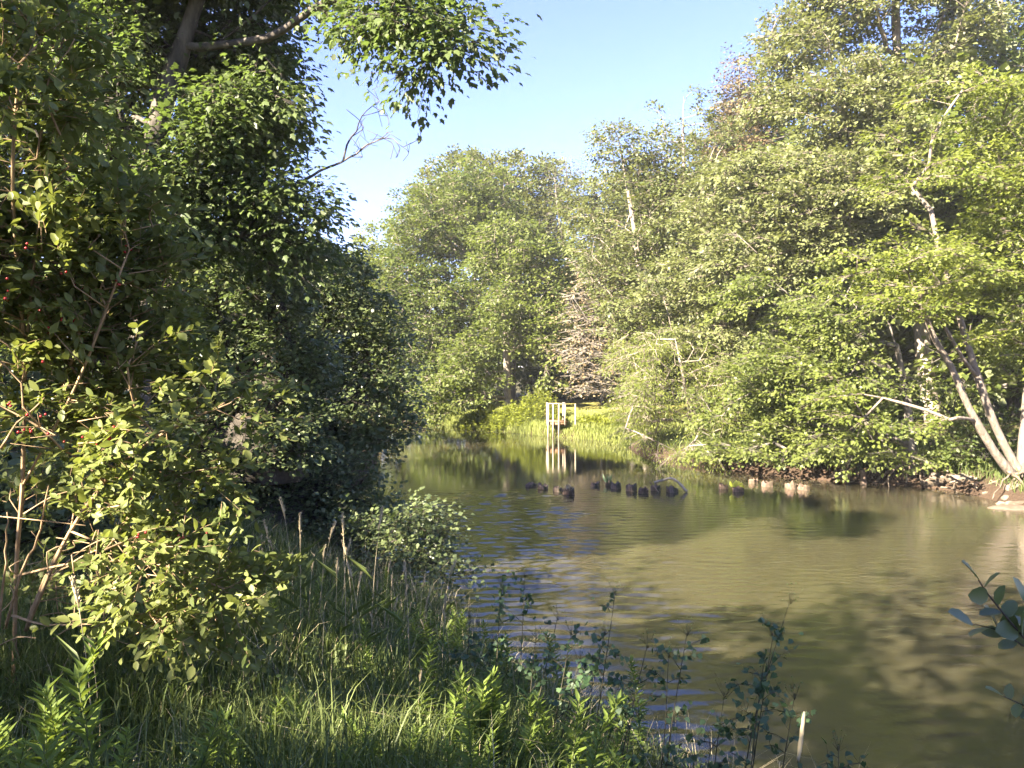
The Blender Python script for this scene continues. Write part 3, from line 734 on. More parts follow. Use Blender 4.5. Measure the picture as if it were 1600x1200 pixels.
# ------------------------------------------------------------------ left bank: big maples overhead
LB = 'trees on the left bank'
sp_l = dict(K=11, M=8, L=.55, W=.4, T=.09, leaf=.088, kind='maple', droop=.3, clus=.12, twig=.004, hang=.5, tone=.5)
def dead_branch(w, rng):
    def br(pts, r):
        p = smooth_path(np.array(pts), .12); p = p+rng.normal(0, .008, p.shape)
        tube(w, p, np.linspace(r, .004, len(p)), 5)
        return p
    a = br([P(455, 295, 10), P(500, 268, 10), P(545, 247, 10), P(575, 226, 9.9), P(605, 216, 9.9), P(630, 228, 9.8)], .022)
    b = br([P(536, 252, 10), P(548, 215, 10), P(556, 205, 10), P(565, 180, 10), P(590, 158, 10)], .015)
    subs = []
    for src in (a[len(a)//2:], b[len(b)//3:]):
        for q in src[::2]:
            for s in (-1, 1):
                if rng.random() < .75:
                    d = np.array([rng.uniform(-.1, .35), rng.normal(0, .1), s*rng.uniform(.1, .32)])
                    m = q+d*.5+np.array([.08, 0, 0]); e = q+d+rng.normal(0, .05, 3)
                    tube(w, smooth_path(np.array([q, m, e]), .06), .005, 4)
                    for _ in range(2): tube(w, np.array([m, m+rng.normal(0, .12, 3)]), .0035, 3)
L1 = tree('silver_maple_tree', 'big maple on the left bank with forked trunk and long bough reaching over the river', 'tree', LB, (-4.9, 10.2),
     [([P(215, 700, 10.1), P(221, 500, 10), P(238, 270, 10), P(257, 150, 10), P(285, 70, 10), P(318, -40, 10), P(330, -140, 10)], None),
      ([P(285, 70, 10), P(330, 72, 9.9), P(395, 25, 9.8), P(450, -25, 9.6), P(520, -70, 9.4)], 1),
      ([P(330, 72, 9.9), P(420, 58, 9.7), P(490, 14, 9.4), P(550, -8, 9.1), P(610, 0, 8.9), P(660, 28, 8.8), P(695, 50, 8.8)], 1)],
     [L(300, 90, 120, 70, 11.2, .6), L(390, 80, 65, 60, 10.6, .5), L(250, 10, 80, 50, 10.8, .5), L(160, 165, 50, 55, 9.4), L(310, 225, 50, 40, 9.5), L(200, 350, 90, 60, 9.4), L(160, 90, 70, 60, 9.4), L(215, 60, 45, 40, 9.6), L(415, 165, 45, 65, 10), L(355, 200, 80, 75, 10), L(395, 290, 65, 55, 10), L(300, 330, 100, 80, 10), L(200, 120, 100, 90, 10.5), L(448, 320, 42, 42, 10), L(445, 385, 48, 40, 10.3),
      L(250, -110, 250, 100, 10), L(420, -100, 140, 60, 10), L(610, 8, 70, 26, 9), L(655, 45, 60, 38, 8.8), L(715, 60, 34, 34, 8.8), L(660, 112, 28, 26, 8.8), L(690, 70, 40, 34, 8.7), L(620, 30, 50, 30, 8.7), L(560, 5, 40, 22, 9.1), L(520, 8, 42, 20, 9.2), L(600, 55, 30, 14, 8.9), L(685, 74, 26, 22, 8.8), L(610, -60, 110, 40, 9), L(440, 235, 35, 25, 10)],
     401, 'leaf_maple_dark', 'bark_old', .42, .16, dict(sp_l), tip=.006, seg=.3, gap=-.2, gscale=.9, extra=dead_branch, shell=.35, maxn=2600)
L2 = tree('maple_tree', 'dark trunked maple at the upper left behind the berry bush', 'tree', LB, (-6.2, 11.5),
     [([P(150, 700, 11.5), P(160, 450, 11.5), P(172, 200, 11.5), P(183, 60, 11.5), P(195, -80, 11.5)], None)],
     [L(60, 160, 110, 110, 11.5), L(70, 380, 110, 90, 11.5), L(160, 330, 90, 80, 11.2), L(110, -80, 200, 90, 11.5), L(150, 470, 90, 80, 11), L(-60, 250, 100, 150, 11.5), L(110, 20, 100, 80, 11), L(250, 450, 70, 70, 11.2)],
     402, 'leaf_maple', 'bark_dark', .5, .19, dict(sp_l, kind='broad', K=8), tip=.006, seg=.35, gap=-.2, gscale=.8, maxn=1800)
sp_a = dict(K=10, M=8, L=.42, W=.34, T=.08, leaf=.075, kind='diamond', width=1.5, droop=.25, clus=.09, twig=.003, hang=.3, tone=.5, tvar=.2)
tree('alder_thicket', 'dense dark alder between the big forked maple and the river, nearest part of the thicket', 'tree', 'waterside alders on the left bank', (-4.3, 12.2),
     [([P(385, 700, 12.2), P(380, 580, 12), P(390, 480, 12)], None), ([P(390, 720, 12.2), P(420, 600, 12), P(440, 520, 12)], None)],
     [L(395, 460, 75, 65, 12), L(330, 550, 70, 65, 12), L(430, 570, 75, 65, 11.8), L(360, 660, 80, 60, 11.7), L(430, 400, 60, 40, 12), L(430, 680, 60, 50, 11.6), L(300, 700, 60, 50, 11.5)],
     403, 'leaf_alder', 'bark_dark', .36, .08, dict(sp_a), tip=.005, seg=.25, gap=-.22, gscale=1.2, maxn=2200)
tree('alder_thicket', 'tall alder leaning out over the water at the outer edge of the left bank thicket', 'tree', 'waterside alders on the left bank', (-4.6, 15.6),
     [([P(470, 740, 15.5), P(490, 600, 15.3), P(520, 470, 15)], None), ([P(480, 740, 15.5), P(530, 660, 15.2), P(580, 580, 15)], None)],
     [L(520, 440, 55, 45, 15), L(575, 510, 48, 50, 15), L(500, 550, 70, 60, 15), L(592, 600, 42, 55, 15), L(545, 670, 70, 55, 14.7), L(475, 680, 60, 60, 14.5), L(610, 660, 28, 45, 15), L(560, 730, 40, 30, 14.7), L(480, 430, 40, 40, 15.3)],
     404, 'leaf_alder', 'bark_dark', .42, .1, dict(sp_a, leaf=.085, L=.5, W=.4, clus=.1), tip=.005, seg=.3, gap=-.22, gscale=1.0, maxn=2200)
tree('alder_thicket', 'low alder at the water edge below the tall leaning alder', 'tree', 'waterside alders on the left bank', (-3.7, 13.0),
     [([P(455, 800, 13), P(470, 740, 13), P(490, 690, 13)], None), ([P(455, 810, 13), P(510, 770, 13), P(560, 760, 13)], None)],
     [L(450, 770, 65, 50, 13), L(520, 750, 65, 50, 13), L(565, 795, 40, 32, 13), L(400, 780, 55, 50, 12.5), L(340, 760, 60, 45, 11.6), L(430, 835, 60, 28, 12.2), L(500, 820, 55, 30, 12.6), L(380, 830, 50, 30, 11.4)],
     405, 'leaf_alder', 'bark_dark', .34, .06, dict(sp_a), tip=.004, seg=.25, gap=-.2, gscale=1.2, maxn=1600)
tree('willow_bush', 'low dark bush spreading out over the riffled water at the left bank', 'shrub', None, (-2.35, 11.6),
     [([P(560, 900, 11.5), P(590, 860, 11.4), P(640, 835, 11.2)], None), ([P(560, 905, 11.5), P(620, 880, 11.2), P(690, 880, 11)], None)],
     [L(595, 835, 55, 32, 11.4), L(665, 818, 55, 28, 11.2), L(640, 872, 66, 34, 11), L(700, 880, 34, 28, 11), L(570, 880, 40, 34, 11.3), L(700, 840, 25, 18, 11.1), L(540, 830, 40, 40, 11.8)],
     406, 'leaf_alder', 'bark_dark', .27, .035, dict(sp_a, K=6, M=6, L=.33, W=.28, leaf=.07, tone=.6), tip=.004, seg=.2, gap=-.12, gscale=1.6, maxn=1400)
# the trees farther up and behind that shade the left bank
for i, (x, y, h, w, lab) in enumerate([(-11, 14, 13, 7, 'tall maple on the left bank upstream of the forked maple, mostly hidden'), (-12.5, 5.5, 9.5, 6, 'maple on the left bank out of view beside the berry bush'),
                                  (-9, -2.5, 9.5, 6, 'maple on the left bank standing behind the viewer'), (-10.5, 22, 11, 6, 'maple on the left bank behind the tall leaning alder'), (-15, 30, 12, 7, 'far maple on the left bank behind the thicket'), (-4.2, -7, 9.5, 5.5, 'small maple on the near bank behind the viewer'), (-6.2, -2.2, 9, 5, 'young maple on the near bank just behind the viewer at the left')]):
    rng = R(500+i); z = gz(x, y)
    lob = [(np.array([x+rng.uniform(-.45, .45)*w, y+rng.uniform(-.45, .45)*w, z+h*f]), np.array([w*.42, w*.42, h*.17])) for f in (.3, .4, .5, .55, .62, .7, .75, .85)]
    tree('maple_tree', lab, 'tree', LB, (x, y), [([(x, y, z+h*.3), (x, y, z+h*.8)], None)], lob, 510+i, 'leaf_maple', 'bark_dark', .75, .22,
         dict(K=8, M=8, L=.9, W=.7, T=.2, leaf=.17, kind='broad', clus=.2, twig=.008), seg=.5, gap=.12, gscale=.8, maxn=700)

# ------------------------------------------------------------------ the berry bush at the left
hb = (P(20, 960, 4.5)[0], 4.5)
zb = gz(*hb)
def stems(w, rng):
    for pts, r in [([P(40, 985, 4.4), P(70, 905, 4.3), P(130, 800, 4.2), P(200, 715, 4.1), P(290, 660, 4.1), P(350, 632, 4.1)], .0115), ([P(10, 985, 4.4), P(30, 900, 4.3), P(60, 840, 4.2), P(75, 760, 4.1)], .009),
                   ([P(-5, 990, 4.3), P(8, 880, 4.2), P(12, 800, 4.1)], .008), ([P(70, 905, 4.3), P(130, 870, 4.2), P(190, 850, 4.1), P(230, 880, 4.0), P(260, 920, 4.0)], .006),
                   ([P(130, 800, 4.2), P(210, 790, 4.0), P(300, 810, 4.0), P(370, 870, 4.0)], .006), ([P(0, 700, 3.9), P(30, 660, 3.9), P(70, 620, 3.9)], .007), ([P(20, 960, 4.3), P(70, 975, 4.1), P(150, 975, 4.0)], .008),
                   ([P(92, 210, 3.4), P(70, 135, 3.35), P(118, 62, 3.3)], .005)]:
        p = smooth_path(np.array(pts), .08); p = p+rng.normal(0, .004, p.shape)
        tube(w, p, np.linspace(r, r*.4, len(p)), 7)
    for k in range(60):      # the tangle of bare twigs in the bush's foot
        q = P(rng.uniform(-40, 240), rng.uniform(800, 1010), rng.uniform(3.9, 4.7))
        d = np.array([rng.uniform(-.2, .5), rng.uniform(-.2, .2), rng.normal(.05, .2)])
        tube(w, smooth_path(np.array([q, q+d*.5+rng.normal(0, .04, 3), q+d]), .1), np.linspace(.0045, .002, 8)[:len(smooth_path(np.array([q, q+d*.5, q+d]), .1))] if False else .0032, 4)
bpts = []
HB = tree('berry_bush', 'large berry bush at the left with oval leaves, tan stems and red berries, partly sunlit', 'shrub', None, hb,
     [([P(25, 900, 4.4), P(35, 760, 4.2), P(40, 560, 4.0), P(60, 350, 3.7)], None), ([P(40, 985, 4.4), P(110, 830, 4.2), P(200, 715, 4.1), P(290, 660, 4.1), P(360, 630, 4.1)], None),
      ([P(35, 760, 4.2), P(120, 600, 3.9), P(190, 420, 3.7)], 1), ([P(25, 900, 4.4), P(120, 880, 4.1), P(240, 880, 4.0), P(350, 920, 4.0)], 1), ([P(40, 560, 4.0), P(20, 300, 3.6), P(30, 100, 3.4)], 1)],
     [L(340, 885, 70, 30, 4.0), L(395, 930, 35, 22, 4.0), L(320, 955, 80, 22, 4.0), L(330, 650, 80, 22, 4.1), L(85, 770, 80, 35, 4.4), L(90, 900, 70, 40, 4.5), L(250, 850, 70, 45, 3.9), L(330, 950, 80, 30, 3.9), L(200, 690, 90, 50, 3.9), L(40, 330, 100, 110, 3.7), L(50, 170, 70, 130, 3.5), L(150, 400, 110, 90, 3.9), L(60, 520, 120, 90, 3.9), L(180, 530, 110, 80, 4.1), L(210, 330, 55, 55, 3.7), L(290, 600, 90, 40, 4.1), L(110, 650, 120, 60, 4.0), L(240, 720, 90, 55, 4.1),
      L(310, 745, 50, 40, 4.1), L(220, 820, 80, 55, 4.1), L(290, 900, 90, 50, 4.0), L(370, 930, 50, 35, 4.0), L(270, 960, 100, 25, 4.0), L(395, 620, 35, 16, 4.15), L(-40, 450, 80, 200, 3.8), L(60, 40, 80, 60, 3.5)],
     601, 'leaf_honey', 'stem_tan', .165, .012, dict(K=4, pairs=6, length=.24, leaf=.064, kind='oval', width=1.05, twig=.0022, tone=.45), tip=.003, seg=.12, gap=-.3, gscale=2.0, extra=stems, shoot=True, shell=.2, berries=bpts, maxn=3000, crown='foliage', trunk='stems', lowpen=.3)
bp = np.vstack(bpts); rb = R(77); rb.shuffle(bp)
tpx = bp[:, 0]/bp[:, 1]*F+800; tpy = HY-(bp[:, 2]-H)/bp[:, 1]*F
vis = (tpx > 0)&(tpx < 430)&(tpy > 380)&(tpy < 900)
cand = bp[vis]; cand = cand[np.argsort(cand[:, 1])][:900]; rb.shuffle(cand)
bg = Geo()
def ball(geo, c, r, n=8, m=5):
    th = np.linspace(0, math.pi, m+1)[1:-1]; ph = np.arange(n)*2*math.pi/n
    v = [[0, 0, 1]]+[[math.sin(t)*math.cos(p), math.sin(t)*math.sin(p), math.cos(t)] for t in th for p in ph]+[[0, 0, -1]]
    tri = [[0, 1+j, 1+(j+1) % n] for j in range(n)]; last = len(v)-1
    quad = [[1+i*n+j, 1+(i+1)*n+j, 1+(i+1)*n+(j+1) % n, 1+i*n+(j+1) % n] for i in range(m-2) for j in range(n)]
    tri += [[last, last-n+(j+1) % n, last-n+j] for j in range(n)]
    geo.add(np.array(v)*r+np.asarray(c), [np.array(tri), np.array(quad)])
ball(bg, (0, 0, 0), .0066)
b0 = bg.build('berry', M['berry'], HB, origin=(0, 0, 0), smooth=True)
nb = 0
for c in cand[:34]:
    for k in range(int(rb.integers(1, 4))):
        if nb >= 90: break
        o = b0 if nb == 0 else b0.copy()
        if nb: COL.objects.link(o)
        o.parent = HB; o.location = tuple(c+rb.normal(0, .012, 3)+np.array([0, -.02, -.012])-np.array(HB.location))
        s = rb.uniform(.8, 1.2); o.scale = (s, s, s); nb += 1

# ------------------------------------------------------------------ old pilings in the river
def stump(px, top, bot, w, mat, label, seed, group):
    rng = R(seed); Y = 3960.0/(bot-590); r = w*.5*Y/F; h = (bot-top)*Y/F*.66
    x = (px-800)/F*Y
    t = thing('piling_stump', (x, Y+r, 0), label, 'stump', group)
    n = 18; ph = rng.uniform(0, 6.28, 3); ang = np.arange(n)*2*math.pi/n
    lob = 1+.11*np.sin(3*ang+ph[0])+.09*np.sin(5*ang+ph[1])
    c = np.array([x, Y+r, 0]); tilt = rng.normal(0, .07, 2); g = Geo(); rings = []
    zs = [-.45, -.02, h*.35, h*.7, h*.95]
    for i, z in enumerate(zs):
        rr = r*lob*(1.04-.08*i/4)*(1+rng.normal(0, .035, n))
        zz = z+(rng.normal(0, .035, n)+.035*h/.25*np.sin(ang*rng.integers(1, 4)+ph[2]) if i == 4 else 0)
        rings.append(np.stack([rr*np.cos(ang)+tilt[0]*z, rr*np.sin(ang)+tilt[1]*z, np.broadcast_to(zz, n)], 1))
    top1 = rings[-1]*np.array([.72, .72, 1])+np.array([0, 0, -.02])+np.c_[np.zeros((n, 2)), rng.normal(0, .02, n)]
    top2 = rings[-1]*np.array([.3, .3, 1])+np.array([0, 0, -.05])+np.c_[np.zeros((n, 2)), rng.normal(0, .015, n)]
    rings += [top1, top2]
    v = np.vstack(rings)+c; f = []
    for i in range(len(rings)-1):
        for j in range(n): f.append([i*n+j, i*n+(j+1) % n, (i+1)*n+(j+1) % n, (i+1)*n+j])
    g.add(v, [np.array(f), np.arange(n)[None]+(len(rings)-1)*n])
    g.build('log_end', M[mat], t, smooth=False)
    return c+np.array([0, 0, h-.03]), r
SG = 'old pilings standing in the river'
STUMPS = [(829, 754, 761.6, 17, 'wetwood', 'low dark stump at the left end of the line of old pilings'), (849, 756, 765, 15, 'wetwood', 'dark stump second from the left end of the line of old pilings'),
 (872.5, 760, 769, 15, 'wetwood', 'brown stump touching the left side of the stump topped with dry grass'), (889, 762, 773.6, 17, 'stumpwood', 'pale topped stump carrying dry grass, standing lowest in the left row'),
 (930, 753.6, 760.2, 14, 'wetwood', 'small low dark stump alone in the gap left of the weedy stump'), (952, 751, 759.5, 11, 'wetwood', 'narrow dark stump with a weed growing on its top'),
 (963, 752.4, 764.4, 16, 'wetwood', 'black stump overlapping the weedy narrow stump'), (988, 753, 768, 16, 'wetwood', 'tallest dark square looking stump in the middle of the line of pilings'),
 (1006, 760, 771.6, 16, 'stumpwood', 'split weathered stump right of the tallest dark stump'), (1026, 756, 767.6, 14, 'wetwood', 'dark stump with a thin stick leaning on it'),
 (1052, 759, 770, 17, 'wetwood', 'brown stump under the bent driftwood branch'), (1132, 756, 764.7, 14, 'stumpwood', 'pale notched stump leftmost of the pilings near the right bank'),
 (1155.5, 757, 769, 17, 'stumpwood', 'pale stump with a green plant growing on it'), (1178.6, 747, 756, 14, 'stumpwood', 'small pinkish block like stump farthest back near the right bank'),
 (1201.7, 749.7, 761, 18, 'stumpwood', 'wide pale pink stump between the small block like stump and the double stump'), (1240.5, 753.5, 764.7, 20, 'stumpwood', 'larger left half of the pale double stump near the right bank'),
 (1259.7, 756, 766.6, 17, 'stumpwood', 'smaller right half of the pale double stump near the right bank')]
tops = [stump(*s, seed=700+i, group=SG) for i, s in enumerate(STUMPS)]

def tuft(idx, name, label, cat, mat, n, h, kind, seed):
    rng = R(seed); c, r = tops[idx]
    t = thing(name, c, label, cat); g = Geo()
    p = c+rng.normal(0, r*.35, (n, 3))*np.array([1, 1, .1])
    ax = rng.normal(0, .45, (n, 3)); ax[:, 2] = 1
    add_leaves(g, p, ax, rng.normal(0, 1, (n, 3)), h*rng.uniform(.5, 1.1, n), rng.random(n), kind)
    g.build('blades', M[mat], t)
tuft(3, 'grass_tuft', 'dry tan grass tuft on the pale topped stump of the left row', 'grass tuft', 'seed', 40, .22, 'lance', 1)
tuft(5, 'weed_tuft', 'dark weed sprouting from the narrow dark stump', 'weed', 'rue', 26, .30, 'lance', 2)
tuft(12, 'water_plant', 'bright green leafy plant on a pale stump near the right bank', 'plant', 'fern', 26, .22, 'oval', 3)

def limb(name, label, cat, pts, r, mat, seed, r2=None, group=None, part='wood', twigs=0):
    rng = R(seed); pts = [np.asarray(p, float) for p in pts]
    t = thing(name, pts[0], label, cat, group); g = Geo()
    p = smooth_path(np.array(pts), .08); p = p+rng.normal(0, r*.12, p.shape)
    tube(g, p, np.linspace(r, r2 if r2 else r*.5, len(p)), 9, .5, True, .07, rng)
    for _ in range(twigs):
        q = p[rng.integers(len(p)//4, len(p))]; d = rng.normal(0, .18, 3); d[2] = abs(d[2])
        tube(g, np.array([q, q+d*.5, q+d+rng.normal(0, .03, 3)]), r*.25, 5)
    g.build(part, M[mat], t, smooth=True)
limb('driftwood_branch', 'pale bent driftwood branch arching over the stumps in mid river', 'driftwood', [P(1022, 754, 22.6), P(1034, 750.5, 22.5), P(1049, 747.5, 22.3), P(1061, 755, 22.2), P(1073, 768, 22.1)], .032, 'paintwood', 801, .04, twigs=2)
limb('driftwood_stick', 'thin pale stick leaning between two dark stumps in mid river', 'stick', [P(1015, 753, 22.2), P(1021, 759, 22.1), P(1029, 769, 22.0)], .02, 'deadwood', 802)
limb('piling_post', 'black upright post in the shade at the right bank waterline', 'post', [np.array([*base_at(1349, 23.7), -.4]), np.array([*base_at(1349, 23.7), .25]), P(1348, 735, 23.7)], .1, 'wetwood', 803, .085)
limb('piling_post', 'short pale post left of the black post at the right bank', 'post', [np.array([*base_at(1324, 24.0), -.4]), P(1324, 750, 24.0), P(1323, 739, 24.0)], .075, 'stumpwood', 804, .07)
limb('fallen_log', 'thick brown log lying along the cut bank left of the leaning pale trunks', 'log', [P(1440, 757, 23.1), P(1480, 748, 22.7), P(1515, 748, 22.4), P(1540, 758, 22.1)], .15, 'deadwood', 805, .1, twigs=4)
limb('fallen_log', 'thin grey log at the waterline just left of the bank rocks', 'log', [P(1535, 772, 21.2), P(1560, 769, 21.0), P(1578, 764, 20.8)], .06, 'deadwood', 806, .04, twigs=3)
limb('fallen_log', 'flat pale log on the sand at the right edge of the picture', 'log', [P(1558, 790, 19.75), P(1590, 787, 19.6), P(1640, 785, 19.2)], .085, 'deadwood', 807, .07)
limb('driftwood_stick', 'thin pale stick poking out of the water below the fallen log on the right bank', 'stick', [P(1393, 775, 23.1), P(1388, 752, 23.3), P(1391, 738, 23.5)], .022, 'deadwood', 808)
for k in range(9):
    rng = R(820+k); x0 = rng.uniform(1410, 1560); a = P(x0, rng.uniform(750, 766), 22.9-(x0-1410)/150*1.6); a[2] = max(a[2], .05)
    d = np.array([rng.normal(0, .5), rng.uniform(-.5, .1), rng.uniform(-.15, .35)])
    limb('drift_stick', 'pale stick tangled on the cut bank between the dark mottled trunk and the leaning trunks', 'stick', [a, a+d*.5+np.array([0, 0, .06]), a+d], rng.uniform(.015, .04), 'deadwood', 840+k, group='sticks tangled on the right bank')

def rock(c, s, label, seed, mat='rock', group='rocks on the right bank', name='bank_rock'):
    rng = R(seed); t = thing(name, c, label, 'rock', group)
    n, m = 12, 8; th = np.linspace(.001, math.pi-.001, m); ph = np.arange(n)*2*math.pi/n
    d = np.array([[math.sin(a)*math.cos(b), math.sin(a)*math.sin(b), math.cos(a)] for a in th for b in ph])
    q = 1+.28*noise3(d, 1.3, seed*3.1)+.12*noise3(d, 3.3, seed*1.7)
    q = np.minimum(q, 1.02)
    g = Geo(); i = (np.arange(m-1)[:, None]*n+np.arange(n)[None]); j = (np.arange(m-1)[:, None]*n+(np.arange(n)[None]+1) % n)
    g.add(d*q[:, None]*np.asarray(s)+np.asarray(c), np.stack([i, j, j+n, i+n], -1).reshape(-1, 4)[:, ::-1])
    g.build('stone', M[mat], t, smooth=False)
RK = [(1585, 765, 20.6, (.28, .25, .2), 'largest brown rock under the leaning pale trunks at the right edge'), (1600, 778, 20.2, (.2, .2, .14), 'rounded rock at the picture edge below the largest bank rock'),
      (1572, 779, 20.3, (.13, .13, .1), 'small rock at the water left of the rounded edge rock'), (1596, 755, 21, (.16, .14, .12), 'rock wedged in the roots above the largest bank rock'),
      (1310, 746, 24.6, (.3, .22, .2), 'pinkish rock on the cut bank left of the short pale post'), (1292, 744, 25.0, (.22, .2, .18), 'smaller reddish rock at the left end of the cut bank'),
      (1460, 745, 23.2, (.2, .16, .16), 'brown stone on the cut bank at the left end of the thick log')]
for i, (px, py, Y, s, lab) in enumerate(RK):
    c = P(px, py, Y); rock(c, s, lab, 900+i)
rock(np.array([12.75, 19.4, -.02]), (.75, .35, .1), 'flat pale sand bar at the water line at the right edge', 930, 'sand', None, 'sand_bar')
rock(np.array([13.5, 18.6, .0]), (.8, .5, .14), 'second sand hump just past the right edge of the picture', 931, 'sand', None, 'sand_bar')

# ------------------------------------------------------------------ the wooden landing on the far bank
def box(geo, a, b):
    a, b = np.minimum(a, b), np.maximum(a, b); bev = min(.006, (b-a).min()*.2)
    v = np.array([[x, y, z] for x in (a[0], b[0]) for y in (a[1], b[1]) for z in (a[2], b[2])])
    f = np.array([[0, 1, 3, 2], [4, 6, 7, 5], [0, 4, 5, 1], [2, 3, 7, 6], [0, 2, 6, 4], [1, 5, 7, 3]]); geo.add(v, f)
dx0, dx1, dy0, dy1 = (856-800)/F*43, (883-800)/F*43, 42.7, 44.3
zd = H-(658-HY)/F*43; zt = H-(631-HY)/F*43
D = thing('river_landing', ((dx0+dx1)/2, (dy0+dy1)/2, 0), 'small wooden landing with pale posts and railing on the sunny far bank', 'dock')
dg = Geo()
for k in range(8):
    y = dy0-.05+k*(dy1-dy0+.1)/8
    box(dg, np.array([dx0-.06, y, zd-.05]), np.array([dx1+.1, y+(dy1-dy0+.1)/8-.012, zd-.005]))
dg.build('deck', M['deckwood'], D)
bm = Geo(); box(bm, np.array([dx0-.03, dy0-.02, zd-.2]), np.array([dx1+.06, dy0+.025, zd-.055])); bm.build('beam', M['deckwood'], D); bm = Geo(); box(bm, np.array([dx0-.03, dy1-.025, zd-.2]), np.array([dx1+.06, dy1+.02, zd-.055])); bm.build('beam', M['deckwood'], D)
for x, y, z0, z1, w in [(dx0, dy0-.06, -.4, zt, .09), (dx0+.27, dy0-.06, -.35, zt-.02, .07), (dx1-.38, dy0-.06, -.4, zt, .075), (dx1-.03, dy0-.06, zd-.2, zt-.02, .075), (dx0, dy1, .2, zt, .07), (dx1-.03, dy1, .2, zt, .07)]:
    pg = Geo(); box(pg, np.array([x-w/2, y-w/2, z0]), np.array([x+w/2, y+w/2, z1])); pg.build('post', M['paintwood'], D)
for a, b in [((dx0-.06, dy0-.11, zt+.002), (dx1+.04, dy0+.0, zt+.05)), ((dx0-.055, dy0+.004, zt+.002), (dx0+.05, dy1+.06, zt+.048)), ((dx1-.08, dy0+.004, zt+.002), (dx1+.035, dy1+.06, zt+.048))]:
    rg_ = Geo(); box(rg_, np.array(a), np.array(b)); rg_.build('handrail', M['paintwood'], D)
limb('garden_stake', 'thin pale stake standing in the grass right of the wooden landing', 'stake', [np.array([*base_at(899, 42.6), gz(*base_at(899, 42.6))-.2]), np.array([*base_at(899, 42.6), 1.1]), P(899, 631, 42.6)], .045, 'paintwood', 950, .04, part='pole')

# ------------------------------------------------------------------ grass
def blades(geo, x, y, z, h, w, rng, lean=.35, tone=.5):
    n = len(x); a = rng.uniform(0, 6.28, n); b = rng.uniform(0, 6.28, n)
    side = np.stack([np.cos(a), np.sin(a), np.zeros(n)], 1)*w[:, None]*.5
    ln = np.stack([np.cos(b), np.sin(b), np.zeros(n)], 1)*(np.abs(rng.normal(0, lean, n))*h)[:, None]
    p0 = np.stack([x, y, z-.02], 1); up = np.zeros((n, 3)); up[:, 2] = h
    p1 = p0+up*.5+ln*.22; p2 = p0+up*.85+ln*.62; p3 = p0+up*(1-.25*np.abs(rng.normal(0, .5, n)))[:, None]+ln
    v = np.stack([p0-side, p0+side, p1-side*.85, p1+side*.85, p2-side*.5, p2+side*.5, p3], 1).reshape(-1, 3)
    i = np.arange(n)[:, None]*7
    q = np.concatenate([i+np.array([[0, 1, 3, 2]]), i+np.array([[2, 3, 5, 4]])]); t = i+np.array([[4, 5, 6]])
    off = geo.n; geo.v.append(v); geo.n += len(v)
    geo.f += [q+off, t+off]; geo.t += [np.concatenate([tone, tone]), tone]

rng = R(40); g = Geo()
def sample_land(n, x0, x1, y0, y1, dmin, dmax, rng):
    x = rng.uniform(x0, x1, n); y = rng.uniform(y0, y1, n); d = signed(x, y)
    k = (d > dmin)&(d < dmax); return x[k], y[k], d[k]
x, y, d = sample_land(150000, -5.2, 2.6, 1.6, 12.2, -.12, 7, rng)
dist = np.hypot(x, y); k = (rng.random(len(x)) < np.clip(3.2/dist, .25, 1)) & (x > -.95*y*.72-.6); x, y, d = x[k], y[k], d[k]
z = ground(x, y); hh = rng.uniform(.3, .68, len(x))*np.clip(.55+d*.25, .5, 1.05)*(1+.25*np.sin(x*2.3+y)*np.cos(y*1.9))
hh *= np.where((x > .6)&(y < 5), .72, 1)
tone = np.clip(.45+.25*np.sin(x*3+1)*np.cos(y*2.2)+rng.normal(0, .2, len(x)), 0, 1)
blades(g, x, y, z, hh, rng.uniform(.005, .0125, len(x)), rng, .42, tone)
props(g.build('bank_grass', M['grass']), 'long green grass covering the near bank', 'grass', kind='stuff')
g = Geo(); x, y, d = sample_land(9000, -5.2, 2.4, 1.8, 11.5, .0, 7, rng)
blades(g, x, y, ground(x, y), rng.uniform(.25, .7, len(x)), rng.uniform(.003, .006, len(x)), rng, .6, rng.random(len(x)))
props(g.build('dry_grass', M['seed']), 'dry tan grass blades among the green', 'dry grass', kind='stuff')
g = Geo(); x, y, d = sample_land(26000, -5, 2.0, 2.2, 10.5, .2, 7, rng); k = rng.random(len(x)) < np.clip(4/np.hypot(x, y), .3, 1); x, y = x[k], y[k]
z = ground(x, y)+rng.uniform(.08, .42, len(x)); pp = np.stack([x, y, z], 1)
ax = rng.normal(0, 1, pp.shape); ax[:, 2] = np.abs(ax[:, 2])*.4
nr = np.array([0, 0, 1.])+rng.normal(0, .4, pp.shape)
add_leaves(g, pp, ax, nr, rng.uniform(.025, .07, len(x)), rng.random(len(x))*.7, 'broad')
props(g.build('ground_cover', M['grass']), 'low leafy weeds among the near grass', 'ground cover', kind='stuff')
# far bank meadow
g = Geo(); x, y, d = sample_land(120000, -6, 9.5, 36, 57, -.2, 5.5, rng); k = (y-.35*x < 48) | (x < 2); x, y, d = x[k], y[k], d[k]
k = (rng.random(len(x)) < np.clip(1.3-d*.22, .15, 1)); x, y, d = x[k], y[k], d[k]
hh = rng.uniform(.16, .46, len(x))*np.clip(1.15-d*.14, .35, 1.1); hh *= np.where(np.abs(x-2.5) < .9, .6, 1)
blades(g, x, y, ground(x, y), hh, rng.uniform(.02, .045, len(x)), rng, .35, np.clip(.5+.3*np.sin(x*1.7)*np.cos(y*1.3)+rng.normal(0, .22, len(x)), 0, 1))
props(g.build('meadow_grass', M['grass_sunny']), 'sunny yellow green grass on the far bank', 'grass', kind='stuff')
